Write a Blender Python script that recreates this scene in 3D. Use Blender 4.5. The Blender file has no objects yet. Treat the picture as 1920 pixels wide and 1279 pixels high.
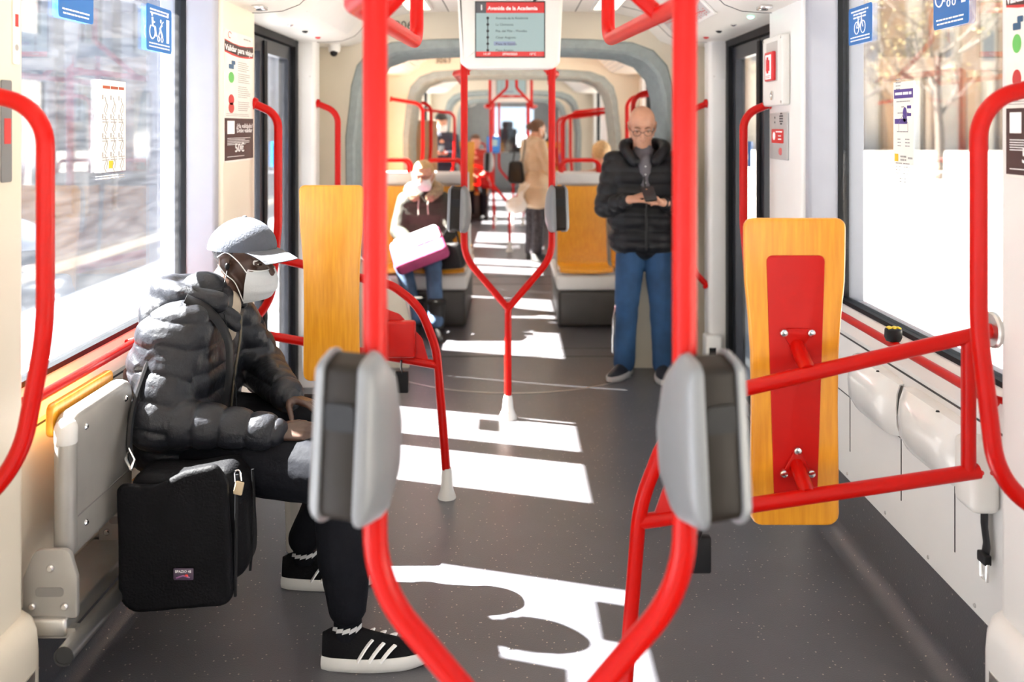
import bpy, bmesh, math, random
import numpy as np
from mathutils import Vector, Matrix, noise as mnoise

# ------------------------------------------------------------------ camera, sky, sun, exposure
SC = bpy.context.scene
COL = SC.collection
PI = math.pi
F = 1750.0            # focal length in pixels of the 1920 frame
EYE = 1.55            # lens height above the tram floor
cam_d = bpy.data.cameras.new('camera')
cam = bpy.data.objects.new('camera', cam_d)
COL.objects.link(cam)
cam.location = (0, 0, EYE)
cam.rotation_euler = (PI/2, 0, 0)
cam_d.sensor_width = 36.0
cam_d.lens = F/1920*36
cam_d.shift_y = -401.5/1920
cam_d.clip_start = 0.05
cam_d.clip_end = 500
cam_d.dof.use_dof = True
cam_d.dof.focus_distance = 2.95
cam_d.dof.aperture_fstop = 2.4
SC.camera = cam

world = bpy.data.worlds.new('sky')
SC.world = world
world.use_nodes = True
bg = world.node_tree.nodes['Background']
bg.inputs['Color'].default_value = (0.68, 0.84, 1.0, 1)
bg.inputs['Strength'].default_value = 1.9

sun_d = bpy.data.lights.new('sun', 'SUN')
sun_d.energy = 200.0
sun_d.angle = math.radians(0.6)
sun_d.color = (1.0, 0.955, 0.87)
sun = bpy.data.objects.new('sun', sun_d)
COL.objects.link(sun)
sun.location = (-8, 5, 12)
sun.rotation_euler = Vector((1.0, -0.31, -1.17)).to_track_quat('-Z', 'Y').to_euler()

vs = SC.view_settings
vs.view_transform = 'Standard'
vs.look = 'None'
vs.exposure = -0.25
vs.gamma = 1.0
vs.use_curve_mapping = False
SC.cycles.max_bounces = 10
SC.cycles.diffuse_bounces = 5
SC.cycles.transparent_max_bounces = 24

# ------------------------------------------------------------------ materials
def lin(h):
    h = h.lstrip('#')
    c = [int(h[i:i+2], 16)/255 for i in (0, 2, 4)]
    return tuple(x/12.92 if x <= .04045 else ((x+.055)/1.055)**2.4 for x in c)

MATS = {}
def mat(name, col, rough=.5, metal=0., var=.06, vscale=12., bump=0., bscale=60., coat=0., spec=.5, sheen=0., emit=None, estr=0., trans=0.):
    if name in MATS:
        return MATS[name]
    if isinstance(col, str):
        col = lin(col)
    m = bpy.data.materials.new(name)
    m.use_nodes = True
    nt = m.node_tree
    b = nt.nodes['Principled BSDF']
    tc = nt.nodes.new('ShaderNodeTexCoord')
    n = nt.nodes.new('ShaderNodeTexNoise')
    n.inputs['Scale'].default_value = vscale
    n.inputs['Detail'].default_value = 4
    nt.links.new(tc.outputs['Object'], n.inputs['Vector'])
    r = nt.nodes.new('ShaderNodeValToRGB')
    r.color_ramp.elements[0].position = .3
    r.color_ramp.elements[1].position = .7
    r.color_ramp.elements[0].color = tuple(max(0, x*(1-var)) for x in col)+(1,)
    r.color_ramp.elements[1].color = tuple(min(1, x*(1+var)) for x in col)+(1,)
    nt.links.new(n.outputs['Fac'], r.inputs['Fac'])
    nt.links.new(r.outputs['Color'], b.inputs['Base Color'])
    b.inputs['Roughness'].default_value = rough
    b.inputs['Metallic'].default_value = metal
    b.inputs['Specular IOR Level'].default_value = spec
    b.inputs['Coat Weight'].default_value = coat
    b.inputs['Coat Roughness'].default_value = .08
    if sheen:
        b.inputs['Sheen Weight'].default_value = sheen
    if trans:
        b.inputs['Subsurface Weight'].default_value = trans
    if emit is not None:
        b.inputs['Emission Color'].default_value = tuple(emit)+(1,)
        b.inputs['Emission Strength'].default_value = estr
    if bump:
        n2 = nt.nodes.new('ShaderNodeTexNoise')
        n2.inputs['Scale'].default_value = bscale
        n2.inputs['Detail'].default_value = 5
        nt.links.new(tc.outputs['Object'], n2.inputs['Vector'])
        bp = nt.nodes.new('ShaderNodeBump')
        bp.inputs['Strength'].default_value = bump
        bp.inputs['Distance'].default_value = .01
        nt.links.new(n2.outputs['Fac'], bp.inputs['Height'])
        nt.links.new(bp.outputs['Normal'], b.inputs['Normal'])
    MATS[name] = m
    return m

def mat_floor():
    m = mat('speckled_vinyl', (.078, .077, .086), rough=.30, var=.12, vscale=3, bump=.12, bscale=220, spec=.5)
    nt = m.node_tree
    b = nt.nodes['Principled BSDF']
    ramp = [x for x in nt.nodes if x.type == 'VALTORGB'][0]
    tc = [x for x in nt.nodes if x.type == 'TEX_COORD'][0]
    v = nt.nodes.new('ShaderNodeTexVoronoi')
    v.inputs['Scale'].default_value = 62
    nt.links.new(tc.outputs['Object'], v.inputs['Vector'])
    r2 = nt.nodes.new('ShaderNodeValToRGB')
    r2.color_ramp.elements[0].position = .12
    r2.color_ramp.elements[0].color = (1, 1, 1, 1)
    r2.color_ramp.elements[1].position = .2
    r2.color_ramp.elements[1].color = (0, 0, 0, 1)
    nt.links.new(v.outputs['Distance'], r2.inputs['Fac'])
    # only some of the cells carry a fleck
    r3 = nt.nodes.new('ShaderNodeValToRGB')
    r3.color_ramp.elements[0].position = .62
    r3.color_ramp.elements[1].position = .66
    nt.links.new(v.outputs['Color'], r3.inputs['Fac'])
    mu = nt.nodes.new('ShaderNodeMath')
    mu.operation = 'MULTIPLY'
    nt.links.new(r2.outputs['Color'], mu.inputs[0])
    nt.links.new(r3.outputs['Color'], mu.inputs[1])
    mx = nt.nodes.new('ShaderNodeMix')
    mx.data_type = 'RGBA'
    nt.links.new(mu.outputs[0], mx.inputs['Factor'])
    nt.links.new(ramp.outputs['Color'], mx.inputs['A'])
    mx.inputs['B'].default_value = (.42, .36, .30, 1)
    nt.links.new(mx.outputs['Result'], b.inputs['Base Color'])
    return m

def mat_wood():
    m = bpy.data.materials.new('varnished_beech')
    m.use_nodes = True
    nt = m.node_tree
    b = nt.nodes['Principled BSDF']
    tc = nt.nodes.new('ShaderNodeTexCoord')
    mp = nt.nodes.new('ShaderNodeMapping')
    mp.inputs['Scale'].default_value = (60, 60, 5)
    nt.links.new(tc.outputs['Object'], mp.inputs['Vector'])
    n = nt.nodes.new('ShaderNodeTexNoise')
    n.inputs['Scale'].default_value = 1.6
    n.inputs['Detail'].default_value = 6
    nt.links.new(mp.outputs['Vector'], n.inputs['Vector'])
    r = nt.nodes.new('ShaderNodeValToRGB')
    r.color_ramp.elements[0].position = .25
    r.color_ramp.elements[0].color = (.64, .24, .008, 1)
    r.color_ramp.elements[1].position = .75
    r.color_ramp.elements[1].color = (.80, .36, .020, 1)
    nt.links.new(n.outputs['Fac'], r.inputs['Fac'])
    nt.links.new(r.outputs['Color'], b.inputs['Base Color'])
    b.inputs['Roughness'].default_value = .35
    b.inputs['Coat Weight'].default_value = .35
    b.inputs['Coat Roughness'].default_value = .2
    MATS['wood'] = m
    return m

def mat_glass(name, tint=(1, 1, 1), dirt=.04, gl=.06, scratch=0.):
    m = bpy.data.materials.new(name)
    m.use_nodes = True
    nt = m.node_tree
    nt.nodes.clear()
    out = nt.nodes.new('ShaderNodeOutputMaterial')
    tr = nt.nodes.new('ShaderNodeBsdfTransparent')
    tr.inputs['Color'].default_value = tuple(tint)+(1,)
    gs = nt.nodes.new('ShaderNodeBsdfGlossy')
    gs.inputs['Roughness'].default_value = .02
    lw = nt.nodes.new('ShaderNodeLayerWeight')
    lw.inputs['Blend'].default_value = .22
    mul = nt.nodes.new('ShaderNodeMath')
    mul.operation = 'MULTIPLY_ADD'
    nt.links.new(lw.outputs['Fresnel'], mul.inputs[0])
    mul.inputs[1].default_value = .55
    mul.inputs[2].default_value = gl*.4
    m1 = nt.nodes.new('ShaderNodeMixShader')
    nt.links.new(mul.outputs[0], m1.inputs[0])
    nt.links.new(tr.outputs[0], m1.inputs[1])
    nt.links.new(gs.outputs[0], m1.inputs[2])
    df = nt.nodes.new('ShaderNodeBsdfTranslucent')
    df.inputs['Color'].default_value = (.95, .96, 1, 1)
    tc = nt.nodes.new('ShaderNodeTexCoord')
    mp = nt.nodes.new('ShaderNodeMapping')
    mp.inputs['Scale'].default_value = (1, 1.2, 9)
    mp.inputs['Rotation'].default_value = (.35, 0, 0)
    nt.links.new(tc.outputs['Object'], mp.inputs['Vector'])
    n = nt.nodes.new('ShaderNodeTexNoise')
    n.inputs['Scale'].default_value = 5
    n.inputs['Detail'].default_value = 8
    nt.links.new(mp.outputs['Vector'], n.inputs['Vector'])
    mr = nt.nodes.new('ShaderNodeMapRange')
    mr.inputs['From Min'].default_value = .35
    mr.inputs['From Max'].default_value = .75
    mr.inputs['To Min'].default_value = dirt*.6
    mr.inputs['To Max'].default_value = dirt*1.6+scratch
    nt.links.new(n.outputs['Fac'], mr.inputs['Value'])
    m2 = nt.nodes.new('ShaderNodeMixShader')
    nt.links.new(mr.outputs[0], m2.inputs[0])
    nt.links.new(m1.outputs[0], m2.inputs[1])
    nt.links.new(df.outputs[0], m2.inputs[2])
    nt.links.new(m2.outputs[0], out.inputs['Surface'])
    MATS[name] = m
    return m

FLOOR = mat_floor()
WOOD = mat_wood()
GLASS = mat_glass('window_glass', dirt=.002)
GLASS_L = mat_glass('scratched_glass', tint=(.95, .97, 1.0), dirt=.004, scratch=.002)
RED = mat('red_enamel', (.46, .003, .001), rough=.32, var=.03, coat=.0, spec=.2)
REDP = mat('red_plastic', (.48, .0035, .0012), rough=.42, var=.03, spec=.3)
WARMLIT = mat('warm_lit_panel', (.73, .665, .55), rough=.38, var=.02, vscale=4)  # white panelling with the left side's yellowish light put into the colour
WHITE = mat('white_panel', (.76, .755, .74), rough=.33, var=.02, vscale=4)
BEIGE = mat('beige_end_panel', (.58, .53, .43), rough=.5, var=.03, vscale=5)
CEIL = mat('ceiling_white', (.77, .745, .69), rough=.4, var=.02, vscale=3)
RUBBER = mat('black_rubber', (.010, .011, .013), rough=.5, var=.1, spec=.15)
DOORF = mat('door_frame_dark', (.018, .020, .028), rough=.3, var=.1, spec=.35)
STEEL = mat('brushed_steel', (.62, .61, .59), rough=.34, metal=1., var=.06, bump=.05, bscale=200)
CHROME = mat('chrome', (.78, .78, .78), rough=.15, metal=1., var=.02)
SEATGREY = mat('silver_seat_shell', (.36, .345, .32), rough=.42, metal=.3, var=.05)
HEADGREY = mat('grey_headrest', (.50, .50, .50), rough=.45, var=.03)
BELLOW = mat('grey_bellows', (.25, .29, .29), rough=.55, var=.1, vscale=20)
JAMB = mat('jamb_grey', (.34, .35, .40), rough=.4, var=.02)
VGREY = mat('validator_grey', (.175, .18, .19), rough=.36, var=.03, coat=.1)
VDARK = mat('validator_black', (.013, .009, .006), rough=.5, var=.1, spec=.22)
WHITEP = mat('white_plastic', (.72, .71, .68), rough=.35, var=.02)
BLACKP = mat('black_plastic', (.010, .010, .011), rough=.4, var=.1, spec=.2)
DARKLINE = mat('dark_seam', (.03, .03, .03), rough=.6)
LED = mat('green_led', (.2, .9, .6), emit=(.25, 1, .65), estr=5)
LAMP = mat('ceiling_lamp', (1, .93, .8), emit=(1, .84, .58), estr=5)
BLUE = mat('blue_sticker', (.008, .13, .42), rough=.35, var=.04)
WPRINT = mat('white_print', (.92, .92, .92), rough=.5, var=.01)
KPRINT = mat('black_print', (.02, .02, .02), rough=.5)
GPRINT = mat('grey_print', (.35, .34, .33), rough=.5)
RPRINT = mat('red_print', (.55, .03, .03), rough=.5)
PAPER = mat('paper', (.86, .83, .78), rough=.6, var=.02)

# ------------------------------------------------------------------ mesh helpers
def V(*a):
    return Vector(a)

def frame(o, x, y):
    x = Vector(x).normalized()
    y = Vector(y)
    z = x.cross(y).normalized()
    y = z.cross(x)
    m = Matrix.Identity(4)
    for i in range(3):
        m[i][0], m[i][1], m[i][2], m[i][3] = x[i], y[i], z[i], o[i]
    return m

def facing_left_wall(o):      # a sheet on the left wall, read from inside
    return frame(o, (0, 1, 0), (0, 0, 1))
def facing_right_wall(o):
    return frame(o, (0, -1, 0), (0, 0, 1))
def facing_camera(o):
    return frame(o, (1, 0, 0), (0, 0, 1))

def fillet(pts, rad, n=8):
    pts = [Vector(p) for p in pts]
    out = [pts[0]]
    for i in range(1, len(pts)-1):
        a, b, c = pts[i-1], pts[i], pts[i+1]
        r = rad[i-1] if isinstance(rad, (list, tuple)) else rad
        u = (a-b)
        v = (c-b)
        lu, lv = u.length, v.length
        u.normalize()
        v.normalize()
        ang = u.angle(v)
        if ang > PI-.02:
            out.append(b)
            continue
        d = min(r/math.tan(ang/2), lu*.49, lv*.49)
        p0, p1 = b+u*d, b+v*d
        rr = d*math.tan(ang/2)
        cen = b+(u+v).normalized()*(rr/math.sin(ang/2))
        e0, e1 = p0-cen, p1-cen
        th = e0.angle(e1)
        for k in range(n+1):
            t = k/n
            out.append(cen+(e0*math.sin((1-t)*th)+e1*math.sin(t*th))/math.sin(th))
    out.append(pts[-1])
    return out

def spline(pts, n=8):
    P = [Vector(p) for p in pts]
    P = [P[0]*2-P[1]]+P+[P[-1]*2-P[-2]]
    out = []
    for i in range(1, len(P)-2):
        for k in range(n):
            t = k/n
            a, b, c, d = P[i-1], P[i], P[i+1], P[i+2]
            out.append(.5*((2*b)+(c-a)*t+(2*a-5*b+4*c-d)*t*t+(3*b-a-3*c+d)*t**3))
    out.append(P[-2])
    return out

def rrect(w, h, r, n=5):
    o = []
    for cx, cy, a0 in ((w/2-r, h/2-r, 0), (-w/2+r, h/2-r, 90), (-w/2+r, -h/2+r, 180), (w/2-r, -h/2+r, 270)):
        for k in range(n+1):
            a = math.radians(a0+90*k/n)
            o.append((cx+r*math.cos(a), cy+r*math.sin(a)))
    return o

def round_poly(pts, r, n=5):
    """rounded closed 2D polygon"""
    N = len(pts)
    out = []
    for i in range(N):
        f = fillet([V(*pts[i-1], 0).lerp(V(*pts[i], 0), .5), V(*pts[i], 0), V(*pts[(i+1) % N], 0).lerp(V(*pts[i], 0), .5)],
                   r[i] if isinstance(r, (list, tuple)) else r, n)
        out += [(p.x, p.y) for p in f[1:-1]]
    return out

class MB:
    def __init__(s):
        s.v = []
        s.f = []
    def add(s, vs, fs):
        o = len(s.v)
        s.v += [tuple(p) for p in vs]
        s.f += [tuple(i+o for i in f) for f in fs]
        return s
    def join(s, other, M=None):
        return s.add([M @ Vector(p) for p in other.v] if M else other.v, other.f)
    def box(s, c, d, R=None):
        x, y, z = d[0]/2, d[1]/2, d[2]/2
        p = [V(i, j, k) for i in (-x, x) for j in (-y, y) for k in (-z, z)]
        if R is not None:
            p = [R @ q for q in p]
        c = Vector(c)
        return s.add([q+c for q in p], [(0, 1, 3, 2), (4, 6, 7, 5), (0, 4, 5, 1), (2, 3, 7, 6), (0, 2, 6, 4), (1, 5, 7, 3)])
    def bb(s, x0, x1, y0, y1, z0, z1):
        return s.box(((x0+x1)/2, (y0+y1)/2, (z0+z1)/2), (abs(x1-x0), abs(y1-y0), abs(z1-z0)))
    def rbox(s, c, d, r, R=None, seg=3):
        bm = bmesh.new()
        bmesh.ops.create_cube(bm, size=1)
        for v in bm.verts:
            v.co = V(v.co.x*d[0], v.co.y*d[1], v.co.z*d[2])
        bmesh.ops.bevel(bm, geom=list(bm.edges), offset=r, segments=seg, affect='EDGES', profile=.5)
        bm.verts.index_update()
        c = Vector(c)
        vs = [((R @ v.co) if R is not None else v.co)+c for v in bm.verts]
        fs = [tuple(v.index for v in f.verts) for f in bm.faces]
        bm.free()
        return s.add(vs, fs)
    def rbb(s, x0, x1, y0, y1, z0, z1, r, seg=3):
        return s.rbox(((x0+x1)/2, (y0+y1)/2, (z0+z1)/2), (abs(x1-x0), abs(y1-y0), abs(z1-z0)), r, None, seg)
    def tube(s, pts, r, n=12, flat=1., up=None):
        pts = [Vector(p) for p in pts]
        N = len(pts)
        T = []
        for i in range(N):
            t = (pts[min(i+1, N-1)]-pts[max(i-1, 0)])
            T.append(t.normalized() if t.length > 1e-9 else V(0, 0, 1))
        u = Vector(up) if up else (V(0, 0, 1) if abs(T[0].z) < .9 else V(1, 0, 0))
        u = (u-T[0]*u.dot(T[0])).normalized()
        vs, fs = [], []
        for i in range(N):
            u = (u-T[i]*u.dot(T[i])).normalized()
            w = T[i].cross(u)
            rr = r[i] if isinstance(r, (list, tuple)) else r
            for k in range(n):
                a = 2*PI*k/n
                vs.append(pts[i]+(u*math.cos(a)*flat+w*math.sin(a))*rr)
        for i in range(N-1):
            for k in range(n):
                a, b = i*n+k, i*n+(k+1) % n
                fs.append((a, b, b+n, a+n))
        fs.append(tuple(range(n-1, -1, -1)))
        fs.append(tuple((N-1)*n+k for k in range(n)))
        return s.add(vs, fs)
    def lathe(s, prof, o, axis=(0, 0, 1), n=16):
        ax = Vector(axis).normalized()
        u = ax.orthogonal().normalized()
        w = ax.cross(u)
        o = Vector(o)
        vs, fs = [], []
        for r, h in prof:
            for k in range(n):
                a = 2*PI*k/n
                vs.append(o+ax*h+(u*math.cos(a)+w*math.sin(a))*r)
        for i in range(len(prof)-1):
            for k in range(n):
                a, b = i*n+k, i*n+(k+1) % n
                fs.append((a, b, b+n, a+n))
        fs.append(tuple(range(n-1, -1, -1)))
        fs.append(tuple((len(prof)-1)*n+k for k in range(n)))
        return s.add(vs, fs)
    def ell(s, c, rad, R=None, nu=18, nv=11):
        c = Vector(c)
        if not isinstance(rad, (tuple, list)):
            rad = (rad, rad, rad)
        vs, fs = [], []
        for j in range(1, nv):
            t = PI*j/nv
            for i in range(nu):
                a = 2*PI*i/nu
                vs.append(V(math.sin(t)*math.cos(a)*rad[0], math.sin(t)*math.sin(a)*rad[1], math.cos(t)*rad[2]))
        vs += [V(0, 0, rad[2]), V(0, 0, -rad[2])]
        nt, nb = len(vs)-2, len(vs)-1
        for j in range(nv-2):
            for i in range(nu):
                a, b = j*nu+i, j*nu+(i+1) % nu
                fs.append((a, a+nu, b+nu, b))
        for i in range(nu):
            fs.append((nt, i, (i+1) % nu))
            fs.append((nb, (nv-2)*nu+(i+1) % nu, (nv-2)*nu+i))
        return s.add([(R @ p if R is not None else p)+c for p in vs], fs)
    def cap(s, a, b, ra, rb=None, n=14):
        a, b = Vector(a), Vector(b)
        rb = ra if rb is None else rb
        ax = (b-a)
        L = max(ax.length, 1e-5)
        prof = []
        for k in range(5):
            t = PI/2*k/5
            prof.append((max(ra*math.sin(t), 1e-4), -ra*math.cos(t)))
        for k in range(5, -1, -1):
            t = PI/2*k/5
            prof.append((max(rb*math.sin(t), 1e-4), L+rb*math.cos(t)))
        return s.lathe(prof, a, ax, n)
    def slab(s, outline, th, M, bev=0., nb=2):
        """closed plate: outline in local x,y, thickness along local z from 0 to th"""
        N = len(outline)
        P = [V(p[0], p[1], 0) for p in outline]
        area = sum(P[i-1].x*P[i].y-P[i].x*P[i-1].y for i in range(N))
        if area < 0:
            P.reverse()
        nor = []
        for i in range(N):
            e = (P[(i+1) % N]-P[i-1])
            nor.append(V(e.y, -e.x, 0).normalized())
        L = []
        if bev:
            for k in range(nb+1):
                a = PI/2*k/nb
                L.append((bev*(1-math.sin(a)), bev*(1-math.cos(a))))
            L += [(i, th-h) for i, h in reversed(L)]
        else:
            L = [(0, 0), (0, th)]
        vs, fs = [], []
        for ins, h in L:
            vs += [M @ (P[i]-nor[i]*ins+V(0, 0, h)) for i in range(N)]
        for j in range(len(L)-1):
            for i in range(N):
                a, b = j*N+i, j*N+(i+1) % N
                fs.append((a, b, b+N, a+N))
        fs.append(tuple(range(N-1, -1, -1)))
        fs.append(tuple((len(L)-1)*N+k for k in range(N)))
        return s.add(vs, fs)
    def grid(s, G, th=0., nrm=None):
        """sheet from a 2D array of points; th gives it a thickness"""
        n, m = len(G), len(G[0])
        G = [[Vector(p) for p in r] for r in G]
        def nrmf(i, j):
            a = G[min(i+1, n-1)][j]-G[max(i-1, 0)][j]
            b = G[i][min(j+1, m-1)]-G[i][max(j-1, 0)]
            c = a.cross(b)
            return c.normalized() if c.length > 1e-12 else V(0, 0, 1)
        vs = [p for r in G for p in r]
        fs = [(i*m+j, i*m+j+1, (i+1)*m+j+1, (i+1)*m+j) for i in range(n-1) for j in range(m-1)]
        if th:
            o = n*m
            vs += [G[i][j]+nrmf(i, j)*th for i in range(n) for j in range(m)]
            fs += [tuple(k+o for k in reversed(f)) for f in fs[:]]
            rim = [j for j in range(m)]+[i*m+m-1 for i in range(1, n)]+[(n-1)*m+j for j in range(m-2, -1, -1)]+[i*m for i in range(n-2, 0, -1)]
            for k in range(len(rim)):
                a, b = rim[k], rim[(k+1) % len(rim)]
                fs.append((b, a, a+o, b+o))
        return s.add(vs, fs)
    def loft(s, rings, cap=True):
        n = len(rings[0])
        vs = [p for r in rings for p in r]
        fs = []
        for i in range(len(rings)-1):
            for k in range(n):
                a, b = i*n+k, i*n+(k+1) % n
                fs.append((a, b, b+n, a+n))
        if cap:
            fs.append(tuple(range(n-1, -1, -1)))
            fs.append(tuple((len(rings)-1)*n+k for k in range(n)))
        return s.add(vs, fs)
    def mesh(s, name='m', clean=True):
        me = bpy.data.meshes.new(name)
        me.from_pydata(s.v, [], s.f)
        if clean:
            bm = bmesh.new()
            bm.from_mesh(me)
            bmesh.ops.recalc_face_normals(bm, faces=bm.faces)
            bm.to_mesh(me)
            bm.free()
        me.update()
        return me
    def build(s, name, m, parent=None, smooth=38, clean=True):
        return link(name, s.mesh(name, clean), m, parent, smooth)

def wloc(o):
    p = V(0, 0, 0)
    while o is not None:
        p = p+o.location
        o = o.parent
    return p

def link(name, me, m, parent=None, smooth=38):
    """mesh in world coordinates -> object; a top-level one gets its origin at its base"""
    n = len(me.vertices)
    co = np.empty(n*3, dtype=np.float32)
    me.vertices.foreach_get('co', co)
    co = co.reshape(-1, 3)
    if parent is None:
        lo, hi = co.min(0), co.max(0)
        loc = V((lo[0]+hi[0])/2, (lo[1]+hi[1])/2, lo[2])
        off = loc
    else:
        loc = V(0, 0, 0)
        off = wloc(parent)
    co -= np.array(off, dtype=np.float32)
    me.vertices.foreach_set('co', co.ravel())
    if smooth:
        me.polygons.foreach_set('use_smooth', [True]*len(me.polygons))
        me.set_sharp_from_angle(angle=math.radians(smooth))
    me.update()
    if m is not None and not me.materials:
        me.materials.append(m)
    me.name = name
    o = bpy.data.objects.new(name, me)
    o.location = loc
    o.parent = parent
    COL.objects.link(o)
    return o

def tag(o, label=None, cat=None, group=None, kind=None):
    if label:
        o['label'] = label
    if cat:
        o['category'] = cat
    if group:
        o['group'] = group
    if kind:
        o['kind'] = kind
    return o

def thing(name, loc, label=None, cat=None, group=None, kind=None):
    o = bpy.data.objects.new(name, None)
    o.empty_display_size = .1
    o.location = loc
    COL.objects.link(o)
    return tag(o, label, cat, group, kind)

def dup(root, delta, label=None, group=None, rz=0., parent=None):
    r = root.copy()
    COL.objects.link(r)
    r.location = root.location+Vector(delta)
    if rz:
        r.rotation_euler = (0, 0, root.rotation_euler.z+rz)
    if label:
        r['label'] = label
    if group:
        r['group'] = group
    for ch in list(root.children):
        c = ch.copy()
        COL.objects.link(c)
        c.parent = r
        for g in list(ch.children):
            d = g.copy()
            COL.objects.link(d)
            d.parent = c
    return r

def tmp_eval(o):
    bpy.context.view_layer.update()
    dg = bpy.context.evaluated_depsgraph_get()
    me = bpy.data.meshes.new_from_object(o.evaluated_get(dg))
    d = o.data
    bpy.data.objects.remove(o)
    return me

_tc = {}
def text_mb(body, size, align='LEFT', ext=.0004, bold=0.):
    c = bpy.data.curves.new('t', 'FONT')
    c.body = body
    c.size = size
    c.align_x = align
    c.extrude = ext
    c.offset = bold
    c.resolution_u = 2
    o = bpy.data.objects.new('t', c)
    COL.objects.link(o)
    me = tmp_eval(o)
    mb = MB()
    mb.add([tuple(v.co) for v in me.vertices], [tuple(p.vertices) for p in me.polygons])
    bpy.data.meshes.remove(me)
    bpy.data.curves.remove(c)
    return mb

def put_text(mb, M, x, y, body, size, align='LEFT', lift=.001, bold=0.):
    t = text_mb(body, size, align, bold=bold)
    mb.join(t, M @ Matrix.Translation((x, y, lift)))

def bars(mb, M, x, y, w, n, pitch, h, lift=.001, rag=.25, seed=1, centre=False):
    """small print too fine to read: lines of word-long raised strokes"""
    rnd = random.Random(seed)
    for k in range(n):
        ww = w*(1-rag*rnd.random())
        x0 = x+(w-ww)/2 if centre else x
        x1 = x0+ww
        yy = y-k*pitch
        while x0 < x1-h:
            b = min(x1, x0+h*rnd.uniform(2.5, 7))
            mb.slab([(x0, yy), (b, yy), (b, yy+h), (x0, yy+h)], .0004, M @ Matrix.Translation((0, 0, lift)))
            x0 = b+h*.7

def sheet(mb, M, x0, x1, y0, y1, lift=0., th=.001, r=0.):
    ol = [(x0, y0), (x1, y0), (x1, y1), (x0, y1)]
    if r:
        ol = [(p[0]+(x0+x1)/2, p[1]+(y0+y1)/2) for p in rrect(x1-x0, y1-y0, r)]
    mb.slab(ol, th, M @ Matrix.Translation((0, 0, lift)))

def stroke(mb, M, pts, r, lift=.001, closed=False):
    P = [M @ V(p[0], p[1], lift) for p in pts]
    if closed:
        P.append(P[0])
    mb.tube(P, r, 5)

def circ(x, y, r, n=18, a0=0, a1=360):
    return [(x+r*math.cos(math.radians(a0+(a1-a0)*k/n)), y+r*math.sin(math.radians(a0+(a1-a0)*k/n))) for k in range(n+1)]

# ------------------------------------------------------------------ the tram body
Y_END = 26.5
A0, A1 = -2.6, 5.95
fl = thing('floor', (0, 0, 0), kind='structure')
mb = MB().bb(-1.36, 1.36, A0, Y_END, -.12, 0)
mb.build('vinyl_sheet', FLOOR, fl)
for s in (-1, 1):   # coved edge of the vinyl
    for y0, y1 in ((2.3, 3.67), (6.56, 9.1), (12.3, 14.25)):
        prof = [(1.24, 0)]+[(1.18+.06*math.sin(a), .06-.06*math.cos(a)) for a in [PI/2*k/6 for k in range(7)]]
        rings = [[(s*x, y, z) for x, z in prof] for y in (y0, y1)]
        MB().loft(rings).build('cove', FLOOR, fl)
arc = MB()
R = .93
pts = [(R*math.cos(a), 6.36+R*math.sin(a)) for a in [math.radians(218+104*k/40) for k in range(41)]]
arc.grid([[(x*q, 6.36+(y-6.36)*q, .0015) for x, y in pts] for q in (1.0, 1.012)], .0015)
arc.build('turntable_rim', STEEL, fl)
for y in (6.3, 6.53, 9.2, 9.66, 14.4, 14.9):
    MB().bb(-1.0, 1.0, y-.005, y+.005, 0, .002).build('joint_strip', DARKLINE, fl)

def wedge(profile, y0, y1, s):
    """closed bar with (X, Z) section, mirrored to side s"""
    return MB().loft([[(s*x, y, z) for x, z in profile] for y in (y0, y1)])

def pillar_section(x_in, y0, y1, r=.035, xo=1.38):
    """plan of a rounded post, X positive"""
    return round_poly([(x_in, y0), (xo, y0), (xo, y1), (x_in, y1)], [r, .004, .004, r], 5)

def pillar(s, x_in, y0, y1, z0, z1, m, root, r=.035, name='pillar'):
    ol = pillar_section(x_in, y0, y1, r)
    MB().loft([[(s*x, y, z) for x, y in ol] for z in (z0, z1)]).build(name, m, root)

def mullion_boxes(mb, s, x0, x1, y0, y1, z0, z1, t):
    mb.bb(s*x0, s*x1, y0, y0+t, z0, z1)
    mb.bb(s*x0, s*x1, y1-t, y1, z0, z1)
    mb.bb(s*x0, s*x1, y0+t, y1-t, z1-t, z1)
    mb.bb(s*x0, s*x1, y0+t, y1-t, z0, z0+t)

WN = [0]
def window(s, y0, y1, z0, z1, x=1.29, glass=None):
    WN[0] += 1
    w = thing('window_%d' % WN[0], (s*x, (y0+y1)/2, z0), kind='structure')
    g = MB()
    mullion_boxes(g, s, x-.012, x+.03, y0, y1, z0, z1, .016)
    g.build('gasket', RUBBER, w)
    MB().bb(s*(x+.006), s*(x+.012), y0+.016, y1-.016, z0+.016, z1-.016).build('pane', glass or GLASS, w)
    return w

DN = [0]
def door(s, y0, y1, z1=2.08):
    DN[0] += 1
    w = thing('door_%d' % DN[0], (s*1.31, (y0+y1)/2, 0), kind='structure')
    f = MB()
    f.bb(s*1.27, s*1.37, y0, y0+.07, 0, z1)
    f.bb(s*1.27, s*1.37, y1-.07, y1, 0, z1)
    f.bb(s*1.27, s*1.37, y0+.07, y1-.07, z1-.06, z1)
    f.build('door_frame', RUBBER, w)
    MB().rbb(s*1.24, s*1.37, y0+.07, y1-.07, 0, .03, .006, 2).build('threshold', STEEL, w)
    ym = (y0+y1)/2
    for a, b in ((y0+.075, ym-.004), (ym+.004, y1-.075)):
        leaf = MB()
        mullion_boxes(leaf, s, 1.295, 1.335, a, b, .035, z1-.065, .075)
        lf = leaf.build('door_leaf', DOORF, w)
        MB().bb(s*1.313, s*1.319, a+.075, b-.075, .11, z1-.14).build('pane', GLASS, lf)
        MB().bb(s*1.285, s*1.296, (b-.02 if b < ym else a), (b if b < ym else a+.02), .05, z1-.08).build('finger_seal', RUBBER, lf)
    return w

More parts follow.
